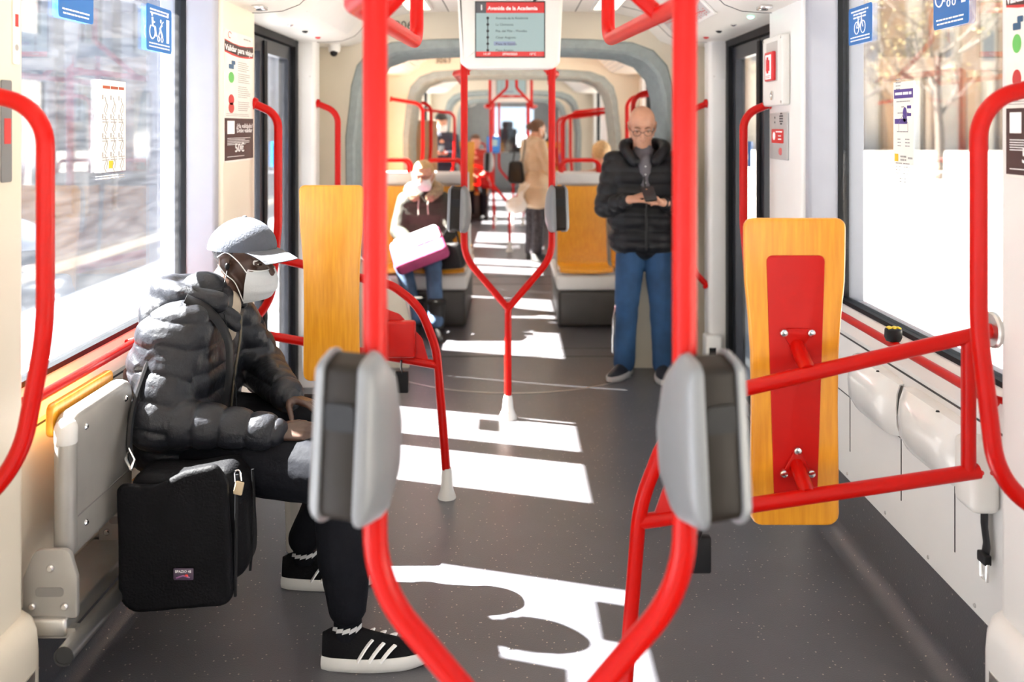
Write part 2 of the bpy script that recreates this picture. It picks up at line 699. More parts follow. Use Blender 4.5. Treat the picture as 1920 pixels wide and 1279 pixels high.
walls = {}
for s, side in ((-1, 'left'), (1, 'right')):
    pm = WARMLIT if s < 0 else WHITE  # same panels both sides, the left tinted by painted warm light
    w = thing('wall_'+side, (s*1.3, 2.5, 0), kind='structure')
    walls[s] = w
    # -- near door and window behind the lens, then the bay in view
    def low(y0, y1, name='lower_panel'):
        MB().bb(s*1.24, s*1.38, y0, y1, .25, .768).build(name, pm, w)
        MB().bb(s*1.24, s*1.38, y0, y1, -.1, .249).build('skirting', FLOOR, w)
        MB().bb(s*1.2385, s*1.3, y0, y1, .768, .774).build('seam', DARKLINE, w)
        wedge([(1.24, .774), (1.235, .79), (1.285, .868), (1.38, .868), (1.38, .774)], y0, y1, s).build('window_sill', pm, w)
    def head(y0, y1, z0=2.08, name='header'):
        MB().bb(s*1.262, s*1.38, y0, y1, z0, 2.36).build(name, pm, w)
    low(2.3, 3.67)
    head(2.3, 3.67)
    low(A0, -.2)
    head(A0, -.2)
    head(-.2, 1.55)
    head(4.2, 5.55, 2.08, 'door_header')
    # posts
    pillar(s, 1.19, 1.55, 2.3, .30, 2.36, pm, w, .05)
    pillar(s, 1.165, 3.66, 3.715, .0, 2.36, JAMB, w, .02, 'window_jamb')
    pillar(s, 1.155, 3.718, 4.2, .0, 2.36, pm, w, .02)
    pillar(s, 1.17, 5.55, 5.70, .0, 2.36, WHITE, w, .03, 'door_jamb')
    dg = MB().rbb(s*1.14, s*1.24, 5.49, 5.60, .10, .32, .015).build('door_guide_box', WHITEP, w)
    MB().bb(s*1.16, s*1.20, 5.486, 5.491, .20, .25).build('guide_slot', BLACKP, dg)
    MB().bb(s*1.25, s*1.38, 5.70, 5.95, 0, 2.36).build('side_panel', BEIGE, w)
    # flared foot of the near post with its steel kick plate
    ft = []
    for z, e in ((.0, .04), (.27, .04), (.32, .036), (.35, .025), (.365, .004)):
        ft.append([(s*x, y, z) for x, y in pillar_section(1.19-e, 1.55-e*.4, 2.3+e*.3, .05+e*.5)])
    MB().loft(ft).build('post_foot', pm, w)
    MB().loft([[(s*x, y, z) for x, y in pillar_section(1.19-.043, 1.53, 2.29, .06)] for z in (.0, .24)]).build('kick_plate', STEEL, w)
    # module with seats, and what follows
    for y0, y1 in ((6.5, 9.1), (14.9, 17.7)):
        MB().bb(s*1.24, s*1.38, y0, y1, -.1, .88).build('lower_panel', pm, w)
        MB().bb(s*1.25, s*1.38, y0, y1, 2.02, 2.36).build('header', pm, w)
        for a, b in ((y0, y0+.22), ((y0+y1)/2-.07, (y0+y1)/2+.07), (y1-.22, y1)):
            MB().bb(s*1.24, s*1.38, a, b, .88, 2.02).build('window_post', pm, w)
        window(s, y0+.22, (y0+y1)/2-.07, .88, 2.02)
        window(s, (y0+y1)/2+.07, y1-.22, .88, 2.02)
    for y0, y1 in ((12.3, 14.3), (20.3, 22.4)):
        MB().bb(s*1.24, s*1.38, y0, y1, -.1, .868).build('lower_panel', pm, w)
        head(y0, y1)
        MB().bb(s*1.24, s*1.38, y1-.25, y1, .868, 2.08).build('window_post', pm, w)
        window(s, y0, y1-.25, .868, 2.08)
    for y0, y1 in ((9.7, 10.1), (11.45, 12.3), (18.3, 18.6), (19.9, 20.3), (22.4, 23.6)):
        MB().bb(s*1.17, s*1.38, y0, y1, 0, 2.36).build('pillar', pm, w)
    for y0, y1 in ((10.1, 11.45), (18.6, 19.9)):
        door(s, y0, y1)
        head(y0, y1, 2.08, 'door_header')
    WL = window(s, 2.3, 3.67, .868, 2.08, glass=GLASS_L if s < 0 else GLASS)
    window(s, A0, -.2, .868, 2.08)
    door(s, -.2, 1.55)
    door(s, 4.2, 5.55)
    # cab side window
    MB().bb(s*1.2, s*1.38, 23.6, Y_END, -.1, 1.0).build('cab_panel', pm, w)
    window(s, 23.6, Y_END-.1, 1.0, 2.1)
    MB().bb(s*1.2, s*1.38, 23.6, Y_END, 2.1, 2.36).build('header', pm, w)

# thin inspection hatches in the right lower panel, with screw heads along its foot
for y in (3.42, 2.97, 2.61):
    h = MB()
    z0, z1 = .36, .56
    for a, b, c, d in ((y, y+.003, z0, z1), (y+.003, y+.15, z1-.003, z1)):
        h.bb(1.238, 1.2405, a, b, c, d)
    h.build('hatch_edge', DARKLINE, walls[1])
for y in (2.5, 2.78, 3.1, 3.45):
    for s in (-1, 1):
        MB().lathe([(.006, 0), (.006, .002), (.003, .004)], (s*1.24, y, .268), (-s, 0, 0), 10).build('screw', STEEL, walls[s])

# the end walls with the gangway opening, and the grey bellows
OPEN = [(1.0, 0), (1.01, .5), (1.02, 1.0), (1.025, 1.45), (1.0, 1.66), (.99, 1.77), (.955, 1.90), (.87, 1.995), (.74, 2.045), (.5, 2.063), (.25, 2.07)]
OUT = [(1.36, 0), (1.36, .5), (1.36, 1.0), (1.36, 1.5), (1.36, 1.75), (1.36, 1.95), (1.36, 2.2), (1.2, 2.36), (.8, 2.36), (.5, 2.36), (.25, 2.36)]
def mirror(h, top):
    return [(-x, z) for x, z in h]+[top]+[(x, z) for x, z in reversed(h)]
IN_, OUT_ = mirror(OPEN, (0, 2.072)), mirror(OUT, (0, 2.36))
def end_wall(i, y0, y1, m=BEIGE):
    rings = [[(x, y0, z) for x, z in IN_], [(x, y0, z) for x, z in OUT_], [(x, y1, z) for x, z in OUT_], [(x, y1, z) for x, z in IN_]]
    mb = MB()
    n = len(IN_)
    vs = [p for r in rings for p in r]
    fs = []
    for a in range(4):
        b = (a+1) % 4
        for k in range(n-1):
            fs.append((a*n+k, a*n+k+1, b*n+k+1, b*n+k))
    mb.add(vs, fs)
    o = tag(mb.build('wall_end_%d' % i, m, None, 30), kind='structure')
    return o
ew = []
for i, (y0, y1) in enumerate(((5.95, 6.0), (6.5, 6.55), (9.1, 9.15), (9.7, 9.75), (14.3, 14.35), (14.85, 14.9), (17.7, 17.75), (18.25, 18.3))):
    ew.append(end_wall(i+1, y0, y1))
for x, z in ((-1.12, 1.62), (-1.12, 1.22), (-1.14, .92), (-1.1, .55), (1.12, 1.22), (1.12, .9), (1.1, .55), (1.12, 1.6)):
    MB().lathe([(.013, 0), (.013, .002), (.007, .006)], (x, 5.95, z), (0, -1, 0), 12).build('screw_cap', BEIGE, ew[0])

def bellows(i, y0, y1):
    rings = []
    n = 11
    for k in range(n):
        y = y0+(y1-y0)*k/(n-1)
        q = .035 if k % 2 else -.01
        rings.append([(x*(1+q), y, z*(1+q*.7)) for x, z in IN_])
    G = MB().grid(rings, .02)
    o = G.build('trim_%d' % i, BELLOW, None, 25)
    tag(o, kind='structure')
    f = MB()
    for yy in (y0-.06, y1+.015):     # padded rubber lip round the opening
        f.grid([[(x*q, yy+dy, z*(1+(q-1)*.6)) for x, z in IN_] for q, dy in ((.985, .045), (.975, .02), (.99, 0), (1.03, 0), (1.045, .02), (1.04, .045))], .0)
    f.build('rubber_lip', BELLOW, o)
for i, y in enumerate((6.0, 9.15, 14.35, 17.75)):
    bellows(i+1, y, y+.5 if i != 1 else y+.55)

# low curved guards either side of the first gangway
for s in (-1, 1):
    g = MB()
    ol = round_poly([(.66*s, .0), (1.04*s, .0), (1.04*s, .74), (.86*s, .62), (.66*s, .42)], [.01, .01, .02, .12, .10], 6)
    g.slab(ol, .02, facing_camera((0, 6.02, 0)))
    o = g.build('gangway_guard', BEIGE, ew[0])
    e = MB()
    e.tube([(s*.65, 5.99, .10), (s*.65, 5.99, .32), (s*.68, 5.99, .45), (s*.84, 5.99, .62), (s*1.0, 5.99, .73)], .008, 8)
    e.build('chrome_edge', CHROME, o)

# ------------------------------------------------------------------ ceiling
cl = thing('ceiling', (0, 0, 2.05), kind='structure')
CP = [(0, 2.285), (.45, 2.285), (.66, 2.275), (.78, 2.245), (.87, 2.17), (.945, 2.095), (1.02, 2.066), (1.12, 2.058), (1.28, 2.06)]
def ceiling(y0, y1):
    c = MB()
    prof = [(-x, z) for x, z in reversed(CP)]+CP[1:]
    top = [(1.38, 2.40), (-1.38, 2.40)]
    c.loft([[(x, y, z) for x, z in prof+top] for y in (y0, y1)])
    c.build('ceiling_panel', CEIL, cl, 50)
for y0, y1 in ((A0, 5.95), (6.55, 9.1), (9.75, 14.3), (14.9, 17.7), (18.3, 23.6)):
    ceiling(y0, y1)
MB().bb(-1.38, 1.38, 5.94, 18.31, 2.4, 2.44).build('roof_sheet', CEIL, cl)
MB().bb(-1.38, 1.38, 23.6, Y_END, 2.36, 2.44).build('cab_roof', CEIL, cl)
for s in (-1, 1):
    for y in (4.15, 5.6, 1.6):
        MB().tube([(s*x, y, z-.0005) for x, z in CP[2:]], .0025, 5).build('ceiling_seam', DARKLINE, cl)
    MB().bb(s*.40, s*.405, A0, 5.94, 2.2835, 2.2855).build('ceiling_seam', DARKLINE, cl)
    for k in range(4):   # spot lamps and catches over the doors
        y = 4.3+.33*k
        m_ = (LED, CHROME, BLACKP, RPRINT)[k]
        MB().lathe([(.016, 0), (.016, -.004), (.008, -.010)], (s*1.1, y, 2.059), (0, 0, 1), 14).build('door_indicator', m_, cl)
    MB().rbb(s*1.04, s*1.09, 3.9, 3.98, 2.045, 2.062, .005).build('ceiling_catch', CHROME, cl)
    for y in (10.3, 11.0, 18.8):
        MB().ell((s*1.08, y, 2.05), .02, None, 10, 6).build('door_indicator', LED, cl)
    # perforated air grilles of the side coves in the seat module
    for y in (6.75, 7.9):
        for k in range(6):
            a = .80+.028*k
            MB().tube([(s*a, y, 2.262-.055-(a-.80)*1.02), (s*a, y+.9, 2.262-.055-(a-.80)*1.02)], .004, 5).build('grille_bar', HEADGREY, cl)

def lamp(x, y0, y1, label):
    o = thing('ceiling_lamp', (x, (y0+y1)/2, 2.27), label, 'ceiling lamp', 'ceiling lamps')
    g = MB()
    for a, b, c, d in ((x-.085, x-.07, y0, y1), (x+.07, x+.085, y0, y1), (x-.07, x+.07, y0, y0+.015), (x-.07, x+.07, y1-.015, y1)):
        g.bb(a, b, c, d, 2.268, 2.290)
    g.build('frame', WHITEP, o)
    MB().rbb(x-.07, x+.07, y0+.015, y1-.015, 2.272, 2.288, .004, 2).build('diffuser', LAMP, o)
for x, y0, y1, lb in (
    (.57, 4.75, 5.75, 'lit warm ceiling lamp right of the hanging route screen'),
    (-.57, 4.75, 5.75, 'warm ceiling lamp left of the hanging route screen, before the number 3064'),
    (.57, .8, 3.6, 'long warm ceiling lamp above the near red poles, right side'),
    (-.57, .8, 3.6, 'long warm ceiling lamp above the near red poles, left side'),
    (.53, 7.4, 8.7, 'lit ceiling lamp over the right seats past the first gangway'),
    (-.53, 7.4, 8.7, 'lit ceiling lamp over the left seats past the first gangway'),
    (.53, 10.2, 13.6, 'ceiling lamp on the right of the far section behind the second gangway'),
    (-.53, 10.2, 13.6, 'ceiling lamp on the left of the far section behind the second gangway'),
    (0., 15.2, 17.3, 'farthest ceiling lamp, in the middle before the driver cab')):
    lamp(x, y0, y1, lb)

# car numbers over the gangways
for i, (y, n) in enumerate(((5.944, '3064'), (9.094, '3063'))):
    t = MB()
    put_text(t, facing_camera((0, y, 2.172)), -.748, 0, n, .078)
    t.build('car_number', KPRINT, ew[0 if i == 0 else 2], 0)

# cab wall and windscreen at the far end
cw = thing('wall_cab', (0, 23.7, 0), kind='structure')
for s in (-1, 1):
    MB().bb(s*.55, s*1.36, 23.6, 23.66, 0, 2.36).build('cab_partition', mat('cab_grey', (.30, .32, .34), rough=.5), cw)
    MB().bb(s*.0, s*.55, 23.6, 23.66, 2.05, 2.36).build('cab_header', MATS['cab_grey'], cw)
MB().bb(-.55, .55, 23.62, 23.63, .9, 2.05).build('cab_door_pane', GLASS, cw)
MB().bb(-.55, .55, 23.6, 23.65, 0, .9).build('cab_door', MATS['cab_grey'], cw)
WN[0] += 1
wf = thing('window_%d' % WN[0], (0, 26.3, 1.0), kind='structure')
g = MB()
for a, b, c, d in ((-1.36, -1.2, 1.0, 2.36), (1.2, 1.36, 1.0, 2.36), (-1.2, 1.2, 2.15, 2.36)):
    g.bb(a, b, 26.3, 26.4, c, d)
g.build('windscreen_frame', RUBBER, wf)
MB().bb(-1.2, 1.2, 26.33, 26.34, 1.0, 2.15).build('pane', GLASS, wf)
MB().bb(-1.36, 1.36, 25.8, 26.4, 0, 1.0).build('dashboard', BLACKP, wf)
# far rear end of the car behind the lens: plain wall with a wide window
wb = thing('wall_rear', (0, A0, 0), kind='structure')
MB().bb(-1.38, 1.38, A0-.06, A0, -.1, .9).build('lower_panel', WARMLIT, wb)
MB().bb(-1.38, 1.38, A0-.06, A0, 2.1, 2.44).build('header', WARMLIT, wb)
for s in (-1, 1):
    MB().bb(s*1.0, s*1.38, A0-.06, A0, .9, 2.1).build('corner_post', WARMLIT, wb)

# ------------------------------------------------------------------ red poles, screens, card validators
TR = .0185
def stanchion(xc, y, label, top=2.27):
    o = thing('forked_pole', (xc, y, 0), label, 'grab pole', 'forked red poles')
    for s in (-1, 1):
        p = fillet([(xc+s*.233, y, top), (xc+s*.233, y, .86), (xc, y, .585)], .22, 10)
        MB().tube(p, TR, 16).build('pole', RED, o)
        MB().lathe([(.035, 0), (.035, .01), (.022, .025)], (xc+s*.233, y, top+.015), (0, 0, -1), 16).build('ceiling_flange', RED, o)
    MB().tube([(xc, y, .62), (xc, y, .1)], TR, 16).build('stem', RED, o)
    ft = MB().lathe([(.048, 0), (.047, .012), (.030, .05), (.024, .11), (.0195, .125)], (xc, y, 0), (0, 0, 1), 20).build('foot_cover', WHITEP, o)
    MB().lathe([(.005, 0), (.005, .006)], (xc, y-.034, .04), (0, -1, .3), 8).build('screw', STEEL, ft)
    return o
near_pole = stanchion(.027, 1.405, 'large out-of-focus forked red pole in the foreground')
mid_pole = stanchion(-.021, 4.96, 'forked red pole on a white foot under the route screen')
far_pole = stanchion(-.03, 11.6, 'smaller forked red pole in the far aisle, beside the woman in tan')
stanchion(.02, 15.4, 'most distant forked red pole, before the driver cab')

def overhead_rail(xp, xo, x, y0, y1, z, label):
    o = thing('overhead_rail', (x, y0, z), label, 'handrail', 'overhead handrails')
    MB().tube(fillet([(xp, y0, z), (xo, y0+.22, z), (x, y1, z), (x, y1, 2.27)], [.15, .05], 8), TR*.95, 14).build('rail', RED, o)
    ym = y0+(y1-y0)*.45
    xm = xo+(x-xo)*.3
    MB().tube(fillet([(xm, ym, z), (xm*.2, ym, z+.22), (xm*.2, ym, 2.27)], .06, 6), TR*.9, 12).build('brace', RED, o)
    MB().lathe([(.026, -.02), (.026, .02)], (xp, y0, z), (0, 0, 1), 14).build('clamp', RED, o)
overhead_rail(.26, .315, .249, 1.43, 2.42, 1.775, 'red overhead loop hanging right of the route screen')
overhead_rail(-.206, -.283, -.247, 1.43, 2.42, 1.768, 'red overhead loop hanging left of the route screen')
overhead_rail(-.254, -.32, -.34, 5.05, 6.45, 1.85, 'thin red overhead rail just behind the screen, left end')
overhead_rail(.212, .25, .26, 5.05, 6.45, 1.85, 'thin red overhead rail just behind the screen, right end')
overhead_rail(-.263, -.3, -.27, 10.2, 11.45, 1.78, 'far red overhead rail left of the second screen')
overhead_rail(.203, .27, .24, 10.2, 11.45, 1.78, 'far red overhead rail right of the second screen')

def validator(px, py, z, s, label):
    """grey card reader clamped on a pole: dark curved face between two grey shells"""
    o = thing('card_validator', (px+s*.03, py, z-.12), label, 'card validator', 'card validators')
    ang = math.radians(20)
    e = V(s*math.sin(ang), -math.cos(ang), 0)     # where the dark face looks
    n = V(-e.y, e.x, 0)
    c = V(px+s*.022, py, z)+e*.012
    M0 = frame(c, e, (0, 0, 1))                   # local z = e x up
    # side profile: straight leaning front edge, rounded back
    prof = round_poly([(.066, -.118), (.046, .112), (.005, .128), (-.045, .085), (-.068, .0), (-.060, -.075), (-.015, -.128)], [.030, .022, .05, .05, .09, .06, .05], 6)
    core = [(p[0]*.95-.002, p[1]*.95) for p in prof]
    MB().slab(core, .062, M0 @ Matrix.Translation((0, 0, -.031)), .004, 2).build('reader_body', VDARK, o)
    for t in (-1, 1):
        sh = []
        for q, h in ((.985, 0), (1.0, .001), (1.0, .005), (.975, .012), (.92, .017), (.80, .021), (.5, .024), (.2, .025)):
            sh.append([M0 @ V(p[0]*q, p[1]*q, t*(.028+h)) for p in prof])
        MB().loft(sh).build('side_shell', VGREY, o)
    f = MB()
    f.slab(rrect(.05, .04, .008), .002, frame(c+e*.049+V(0, 0, .035), (-e.y, e.x, 0), (0, 0, 1)))
    f.build('reader_window', BLACKP, o)
    return o
validator(-.206, 1.405, 1.095, -1, 'big blurred grey card validator on the near left pole')
validator(.26, 1.405, 1.092, 1, 'big blurred grey card validator on the near right pole')
validator(-.254, 4.96, 1.115, -1, 'small grey card validator left of the aisle, beside the seated woman')
validator(.212, 4.96, 1.118, 1, 'small grey card validator right of the aisle, before the yellow seat')
validator(-.263, 11.6, 1.115, -1, 'tiny grey card validator on the far aisle pole')

# hanging screens
SCREEN = mat('lcd_screen', (.10, .13, .13), rough=.2, var=.01, emit=(.50, .68, .67), estr=.6)
SRED = mat('screen_red', (.45, .015, .015), rough=.25, emit=(.6, .02, .02), estr=.3)
SDARK = mat('screen_dark', (.06, .06, .07), rough=.25)
def route_screen(y, label, full):
    o = thing('route_screen', (-.01, y, 1.86), label, 'screen', 'hanging route screens')
    h = MB()
    ol = round_poly([(-.27, 1.885), (-.235, 1.855), (.215, 1.855), (.25, 1.885), (.27, 2.34), (-.29, 2.34)], [.02, .03, .03, .02, .01, .01], 4)
    h.slab(ol, .16, frame((0, y+.09, 0), (1, 0, 0), (0, 0, 1)), .02, 3)
    h.build('housing', WHITEP, o)
    M = facing_camera((-.01, y-.072, 1.916))
    b = MB()
    sheet(b, M, -.182, .182, -.006, .288, .0, .004)
    b.build('bezel', BLACKP, o)
    b = MB()
    sheet(b, M, -.177, .177, 0, .282, .004, .002)
    sc = b.build('display', SCREEN, o)
    b = MB()
    sheet(b, M, -.124, .177, .226, .282, .006, .001)
    b.build('header_bar', SRED, o)
    b = MB()
    sheet(b, M, -.177, .177, 0, .026, .006, .001)
    b.build('footer_bar', SRED, o)
    b = MB()
    sheet(b, M, -.177, -.124, .226, .282, .006, .001)
    b.build('line_badge', SDARK, o)
    t = MB()
    put_text(t, M, -.158, .242, '1', .038, lift=.0078, bold=.0008)
    put_text(t, M, -.116, .242, 'Avenida de la Academia', .0268, lift=.0078, bold=.0006)
    put_text(t, M, -.14, .007, '14:47', .017, lift=.0078)
    put_text(t, M, -.04, .007, '27/03/2020', .017, lift=.0078)
    put_text(t, M, .10, .007, '13ºC', .017, lift=.0078)
    t.build('white_lettering', WPRINT, o, 0)
    t = MB()
    stops = ['Avenida de la Academia', 'La Chimenea', 'Pza. del Pilar - Murallas', 'César Augusto', 'Plaza de España', 'Plaza Aragón']
    for k, nm in enumerate(stops):
        yy = .200-.0335*k
        put_text(t, M, -.075, yy-.006, nm, .0175, lift=.0066)
        sheet(t, M, -.1185, -.1135, yy-.03, yy, .0062, .0004)
        t.slab(circ(-.116, yy, .0075, 14)[:-1], .001, M @ Matrix.Translation((0, 0, .0062)))
    t.build('stop_list', KPRINT if full else GPRINT, o, 0)
    b = MB()
    yy = .200-.0335*4
    sheet(b, M, -.085, .028, yy-.009, yy+.012, .0061, .0003)
    b.build('current_stop', mat('screen_blue', (.22, .28, .42), rough=.3), o)
    return o
route_screen(4.93, 'white hanging route screen reading Avenida de la Academia', True)
route_screen(11.58, 'smaller white route screen hanging far down the aisle', False)

# ------------------------------------------------------------------ handles on the door posts
def c_handle(s, xp, xin, y, z0, z1, label, dx=.0, slant=.1, name='grab_handle', dy=0.):
    o = thing(name, (s*xp, y, z0), label, 'grab handle', 'red grab handles')
    pts = fillet([(s*xp, y+dy, z1), (s*xin, y, z1-.05), (s*xin, y, (z0+z1)/2-.05), (s*(xin+dx), y, z0+slant), (s*xp, y+dy, z0)], [.10, .8, .5, .07], 10)
    MB().tube(pts, TR, 16).build('bar', RED, o)
    for p, q in ((pts[0], pts[1]), (pts[-1], pts[-2])):
        MB().lathe([(.028, -.005), (.028, .008), (.021, .014)], p, q-p, 16).build('flange', RED, o)
    return o
c_handle(-1, 1.19, .985, 1.97, .70, 1.64, 'thick red grab handle at the left frame edge, by the near post', .055, .13)
c_handle(1, 1.19, .985, 1.97, .70, 1.655, 'thick red grab handle at the right frame edge, by the near post', .04, .09)
c_handle(-1, 1.155, 1.045, 4.17, .68, 1.655, 'red grab handle beside the poster, above the seated man in the cap', .03)
c_handle(1, 1.155, 1.035, 4.17, .68, 1.655, 'red grab handle beside the emergency box on the right', .03)
c_handle(-1, 1.17, 1.045, 5.6, .60, 1.69, 'red grab handle beyond the left door, above the yellow backrest', .03)
c_handle(1, 1.17, 1.045, 5.6, .60, 1.69, 'red grab handle beyond the right door, mostly behind the near pole', .03)
c_handle(-1, 1.232, .95, 6.62, .9, 1.83, 'red grab handle at the left of the first gangway', .03)
c_handle(1, 1.232, .86, 6.62, .9, 1.83, 'red grab handle behind the standing man, nearer of two', .03)
c_handle(1, 1.232, .98, 7.95, .9, 1.84, 'red grab handle behind the standing man, farther of two', .03)
c_handle(-1, 1.17, .86, 9.0, .9, 1.82, 'red grab handle by the left edge of the second gangway, nearer of two', .03)
c_handle(-1, 1.17, .86, 9.9, .9, 1.84, 'red grab handle by the left edge of the second gangway, farther of two', .03)
for k, (s, xi, y, lb) in enumerate(((1, .55, 9.95, 'nearest of the red grab handles in the far right bay'), (1, .72, 11.5, 'second red grab handle in the far right bay'),
                                (1, .6, 12.3, 'third red grab handle in the far right bay'), (-1, .75, 12.2, 'red grab handle behind the far man with the phone'),
                                (1, .74, 14.1, 'farthest red grab handle in the right bay'))):
    c_handle(s, 1.2, xi, y, .75, 1.72+.06*(k % 2), lb, .03)

# window rails
for s, lb in ((-1, 'red rail along the foot of the left window, behind the seated man'), (1, 'red rail along the foot of the right window')):
    o = thing('window_rail', (s*1.2, 3.0, .86), lb, 'handrail', 'window rails')
    MB().tube([(s*1.205, 2.33, .862), (s*1.205, 3.72, .862)], .0135, 12).build('bar', RED, o)
    for y in (2.4, 3.05, 3.65):
        MB().tube([(s*1.205, y, .862), (s*1.262, y, .845)], .009, 8).build('bracket', RED, o)
b = thing('rail_button', (1.205, 2.95, .875), 'black knob with a yellow top on the right window rail', 'button')
MB().lathe([(.022, 0), (.027, .012), (.026, .036), (.022, .040)], (1.205, 2.95, .874), (0, 0, 1), 18).build('knob', BLACKP, b)
k = MB()
for i in range(5):
    k.rbox((1.205+(i-2)*.008, 2.95+(.006 if i % 2 else -.004), .915), (.009, .022, .006), .002)
k.build('yellow_cap', mat('yellow_plastic', (.75, .55, .02), rough=.4), b)

# ------------------------------------------------------------------ wooden backrest screens on red frames
def backrest(y, s, label, d, full=True, copies=None):
    """s: side of the car; d=+1 the board stands beyond the frame (we see its red rear plate), -1 in front of it"""
    o = thing('wheelchair_backrest', (s*.73, y, 0), label, 'backrest', 'wooden wheelchair backrests')
    half = [(.129, .36), (.130, .30), (.128, .23), (.120, .15), (.113, .05), (.111, -.08), (.113, -.25), (.114, -.36)]
    ol = [(x, z) for x, z in half]+[(-x, z) for x, z in reversed(half)]
    body = round_poly([(-.131, .395)]+[(-x, z) for x, z in half[1:-1]]+[(-.114, -.395), (.114, -.395)]+[(x, z) for x, z in reversed(half[1:-1])]+[(.131, .395)],
                      [.035]+[.3]*6+[.03, .03]+[.3]*6+[.035], 4)
    yb = y+d*.12
    M = facing_camera((s*.728, yb, .92))
    MB().slab(body, .022, M, .006, 3).build('wooden_board', WOOD, o)
    # red plate on the frame side
    pl = round_poly([(-.075, .30), (-.055, -.33), (.055, -.33), (.075, .30)], [.015, .01, .01, .015], 4)
    Mp = facing_camera((s*.728, yb-.003 if d > 0 else yb+.001, .92))
    if d > 0:
        p = MB().slab(pl, .004, facing_camera((s*.728, yb-.022, .92)), .001).build('rear_plate', REDP, o)
        yf = yb-.026
    else:
        p = MB().slab(pl, .004, facing_camera((s*.728, yb+.004, .92)), .001).build('rear_plate', REDP, o)
        yf = yb+.004
    # sloping tubes from the wall to the aisle
    xw = 1.19 if d > 0 else 1.155
    zt = lambda X: 1.045-.235*(1.17-X)
    zb = lambda X: .705-(.15 if d > 0 else .175)*(1.17-X)
    up = [(s*xw, y, zt(xw)), (s*.50, y, zt(.50)), (s*.385, y, .80), (s*.315, y, .62), (s*.275, y, .12)]
    MB().tube(fillet(up, [.15, .25, .4], 8), TR, 16).build('upper_tube', RED, o)
    MB().tube([(s*1.15, y, zb(1.15)), (s*.312, y, zb(.312))], TR, 16).build('lower_tube', RED, o)
    MB().tube([(s*1.125, y, zt(1.125)), (s*1.125, y, zb(1.125))], TR*.95, 14).build('upright', RED, o)
    ft = MB().lathe([(.038, 0), (.037, .01), (.026, .04), (.022, .11), (.019, .125)], (s*.272, y, 0), (0, 0, 1), 18).build('foot_cover', WHITEP, o)
    MB().lathe([(.045, 0), (.045, .008), (.04, .012)], (s*xw, y, zt(xw)), (-s, 0, 0), 18).build('wall_flange', STEEL, o)
    for zc, tri in ((zt(.76), (( -.045, .055), (.045, .055), (0, -.02))), (zb(.76), ((-.045, -.02), (0, .06), (.045, -.02)))):
        zc += .02
        MB().tube([(s*.73, y, zc-.02), (s*.73, yf, zc+.02)], .019, 12).build('bracket_arm', RED, o)
        tp = round_poly([(a, b2) for a, b2 in tri], .018, 4)
        MB().slab(tp, .006, facing_camera((s*.73, yf+(.0 if d > 0 else .006), zc+.01)), .0015).build('bracket_plate', RED, o)
        for a, b2 in tri:
            MB().lathe([(.011, 0), (.011, .003), (.009, .008), (.005, .009)], (s*.73+a*.78, yf-(.006 if d > 0 else -.006), zc+.01+b2*.72+.005), (0, -d, 0), 12).build('bolt', CHROME, o)
    # moulded side panel inside the aisle loop, with belt box and belt
    sp = round_poly([(s*.345, zb(.345)), (s*.56, zb(.56)), (s*.56, zt(.56)-.10), (s*.47, zt(.5)-.12), (s*.375, zt(.5)-.22)], [.01, .01, .02, .04, .06], 4)
    sp2 = MB().slab(sp, .014, facing_camera((0, y+.007, 0)), .003).build('side_panel', REDP, o)
    MB().rbb(s*.40, s*.52, y-.055, y+.0, zb(.46)+.015, zb(.46)+.165, .012).build('belt_box', REDP, o)
    bl = MB()
    xb = .46
    bl.tube([(s*xb, y-.02, zb(xb)), (s*xb, y-.025, zb(xb)-.03), (s*(xb-.005), y-.02, zb(xb)-.05)], .017, 8, .25)
    bl.rbb(s*(xb-.03), s*(xb+.025), y-.035, y-.01, zb(xb)-.135, zb(xb)-.045, .006)
    bl.build('belt_buckle', BLACKP, o)
    return o
back_right = backrest(2.30, 1, 'yellow wooden backrest with a red rear plate on the right', 1)
back_left = backrest(3.90, -1, 'yellow wooden backrest facing us between the seated man and the near pole', -1)
dup(back_left, (0, 11.2, 0), 'small far yellow backrest on the left of the aisle')
dup(back_right, (-.1, 12.4, 0), 'small far yellow backrest on the right, behind the woman in tan')

# ------------------------------------------------------------------ seats of the section past the gangway
def seat_mesh_parts(o, x, y, d):
    """moulded seat at x, front edge at y, d=-1 faces the camera, +1 faces away"""
    w = .205
    def Y(t):
        return y-d*t
    # shell: side section swept across the width
    sec = [(.0, .425), (.02, .445), (.10, .445), (.25, .43), (.36, .42), (.43, .44), (.47, .52), (.50, .70), (.525, .90), (.54, 1.06)]
    G = []
    for i, (t, z) in enumerate(sec):
        ww = w*(1.0 if i < 6 else 1.0-.05*(i-5)/5)
        row = []
        for k in range(9):
            u = -1+2*k/8
            row.append((x+u*ww, Y(t-.012*(u*u) if i > 5 else t), z+.012*abs(u)**3))
        G.append(row)
    MB().grid(G, .018).build('wooden_pad', WOOD, o)
    S = []
    for i, (t, z) in enumerate([(.03, .425), (.25, .405), (.40, .40), (.475, .46), (.52, .68), (.555, 1.0), (.57, 1.16)]):
        ww = w+.015-(.012 if i > 4 else 0)
        S.append([(x+u*ww, Y(t+.02*(1-abs(u))), z) for u in (-1, -.92, -.5, 0, .5, .92, 1)])
    MB().grid(S, .02).build('shell', HEADGREY, o)
    MB().rbb(x-w*.95, x+w*.95, Y(.53)-.02, Y(.53)+.03, 1.075, 1.17, .02).build('headrest', HEADGREY, o)
    hp = fillet([(x-w*.8, Y(.55), 1.10), (x-w*.75, Y(.56), 1.27), (x+w*.75, Y(.56), 1.27), (x+w*.8, Y(.55), 1.10)], .06, 6)
    MB().tube(hp, .014, 10).build('grab_loop', RED, o)
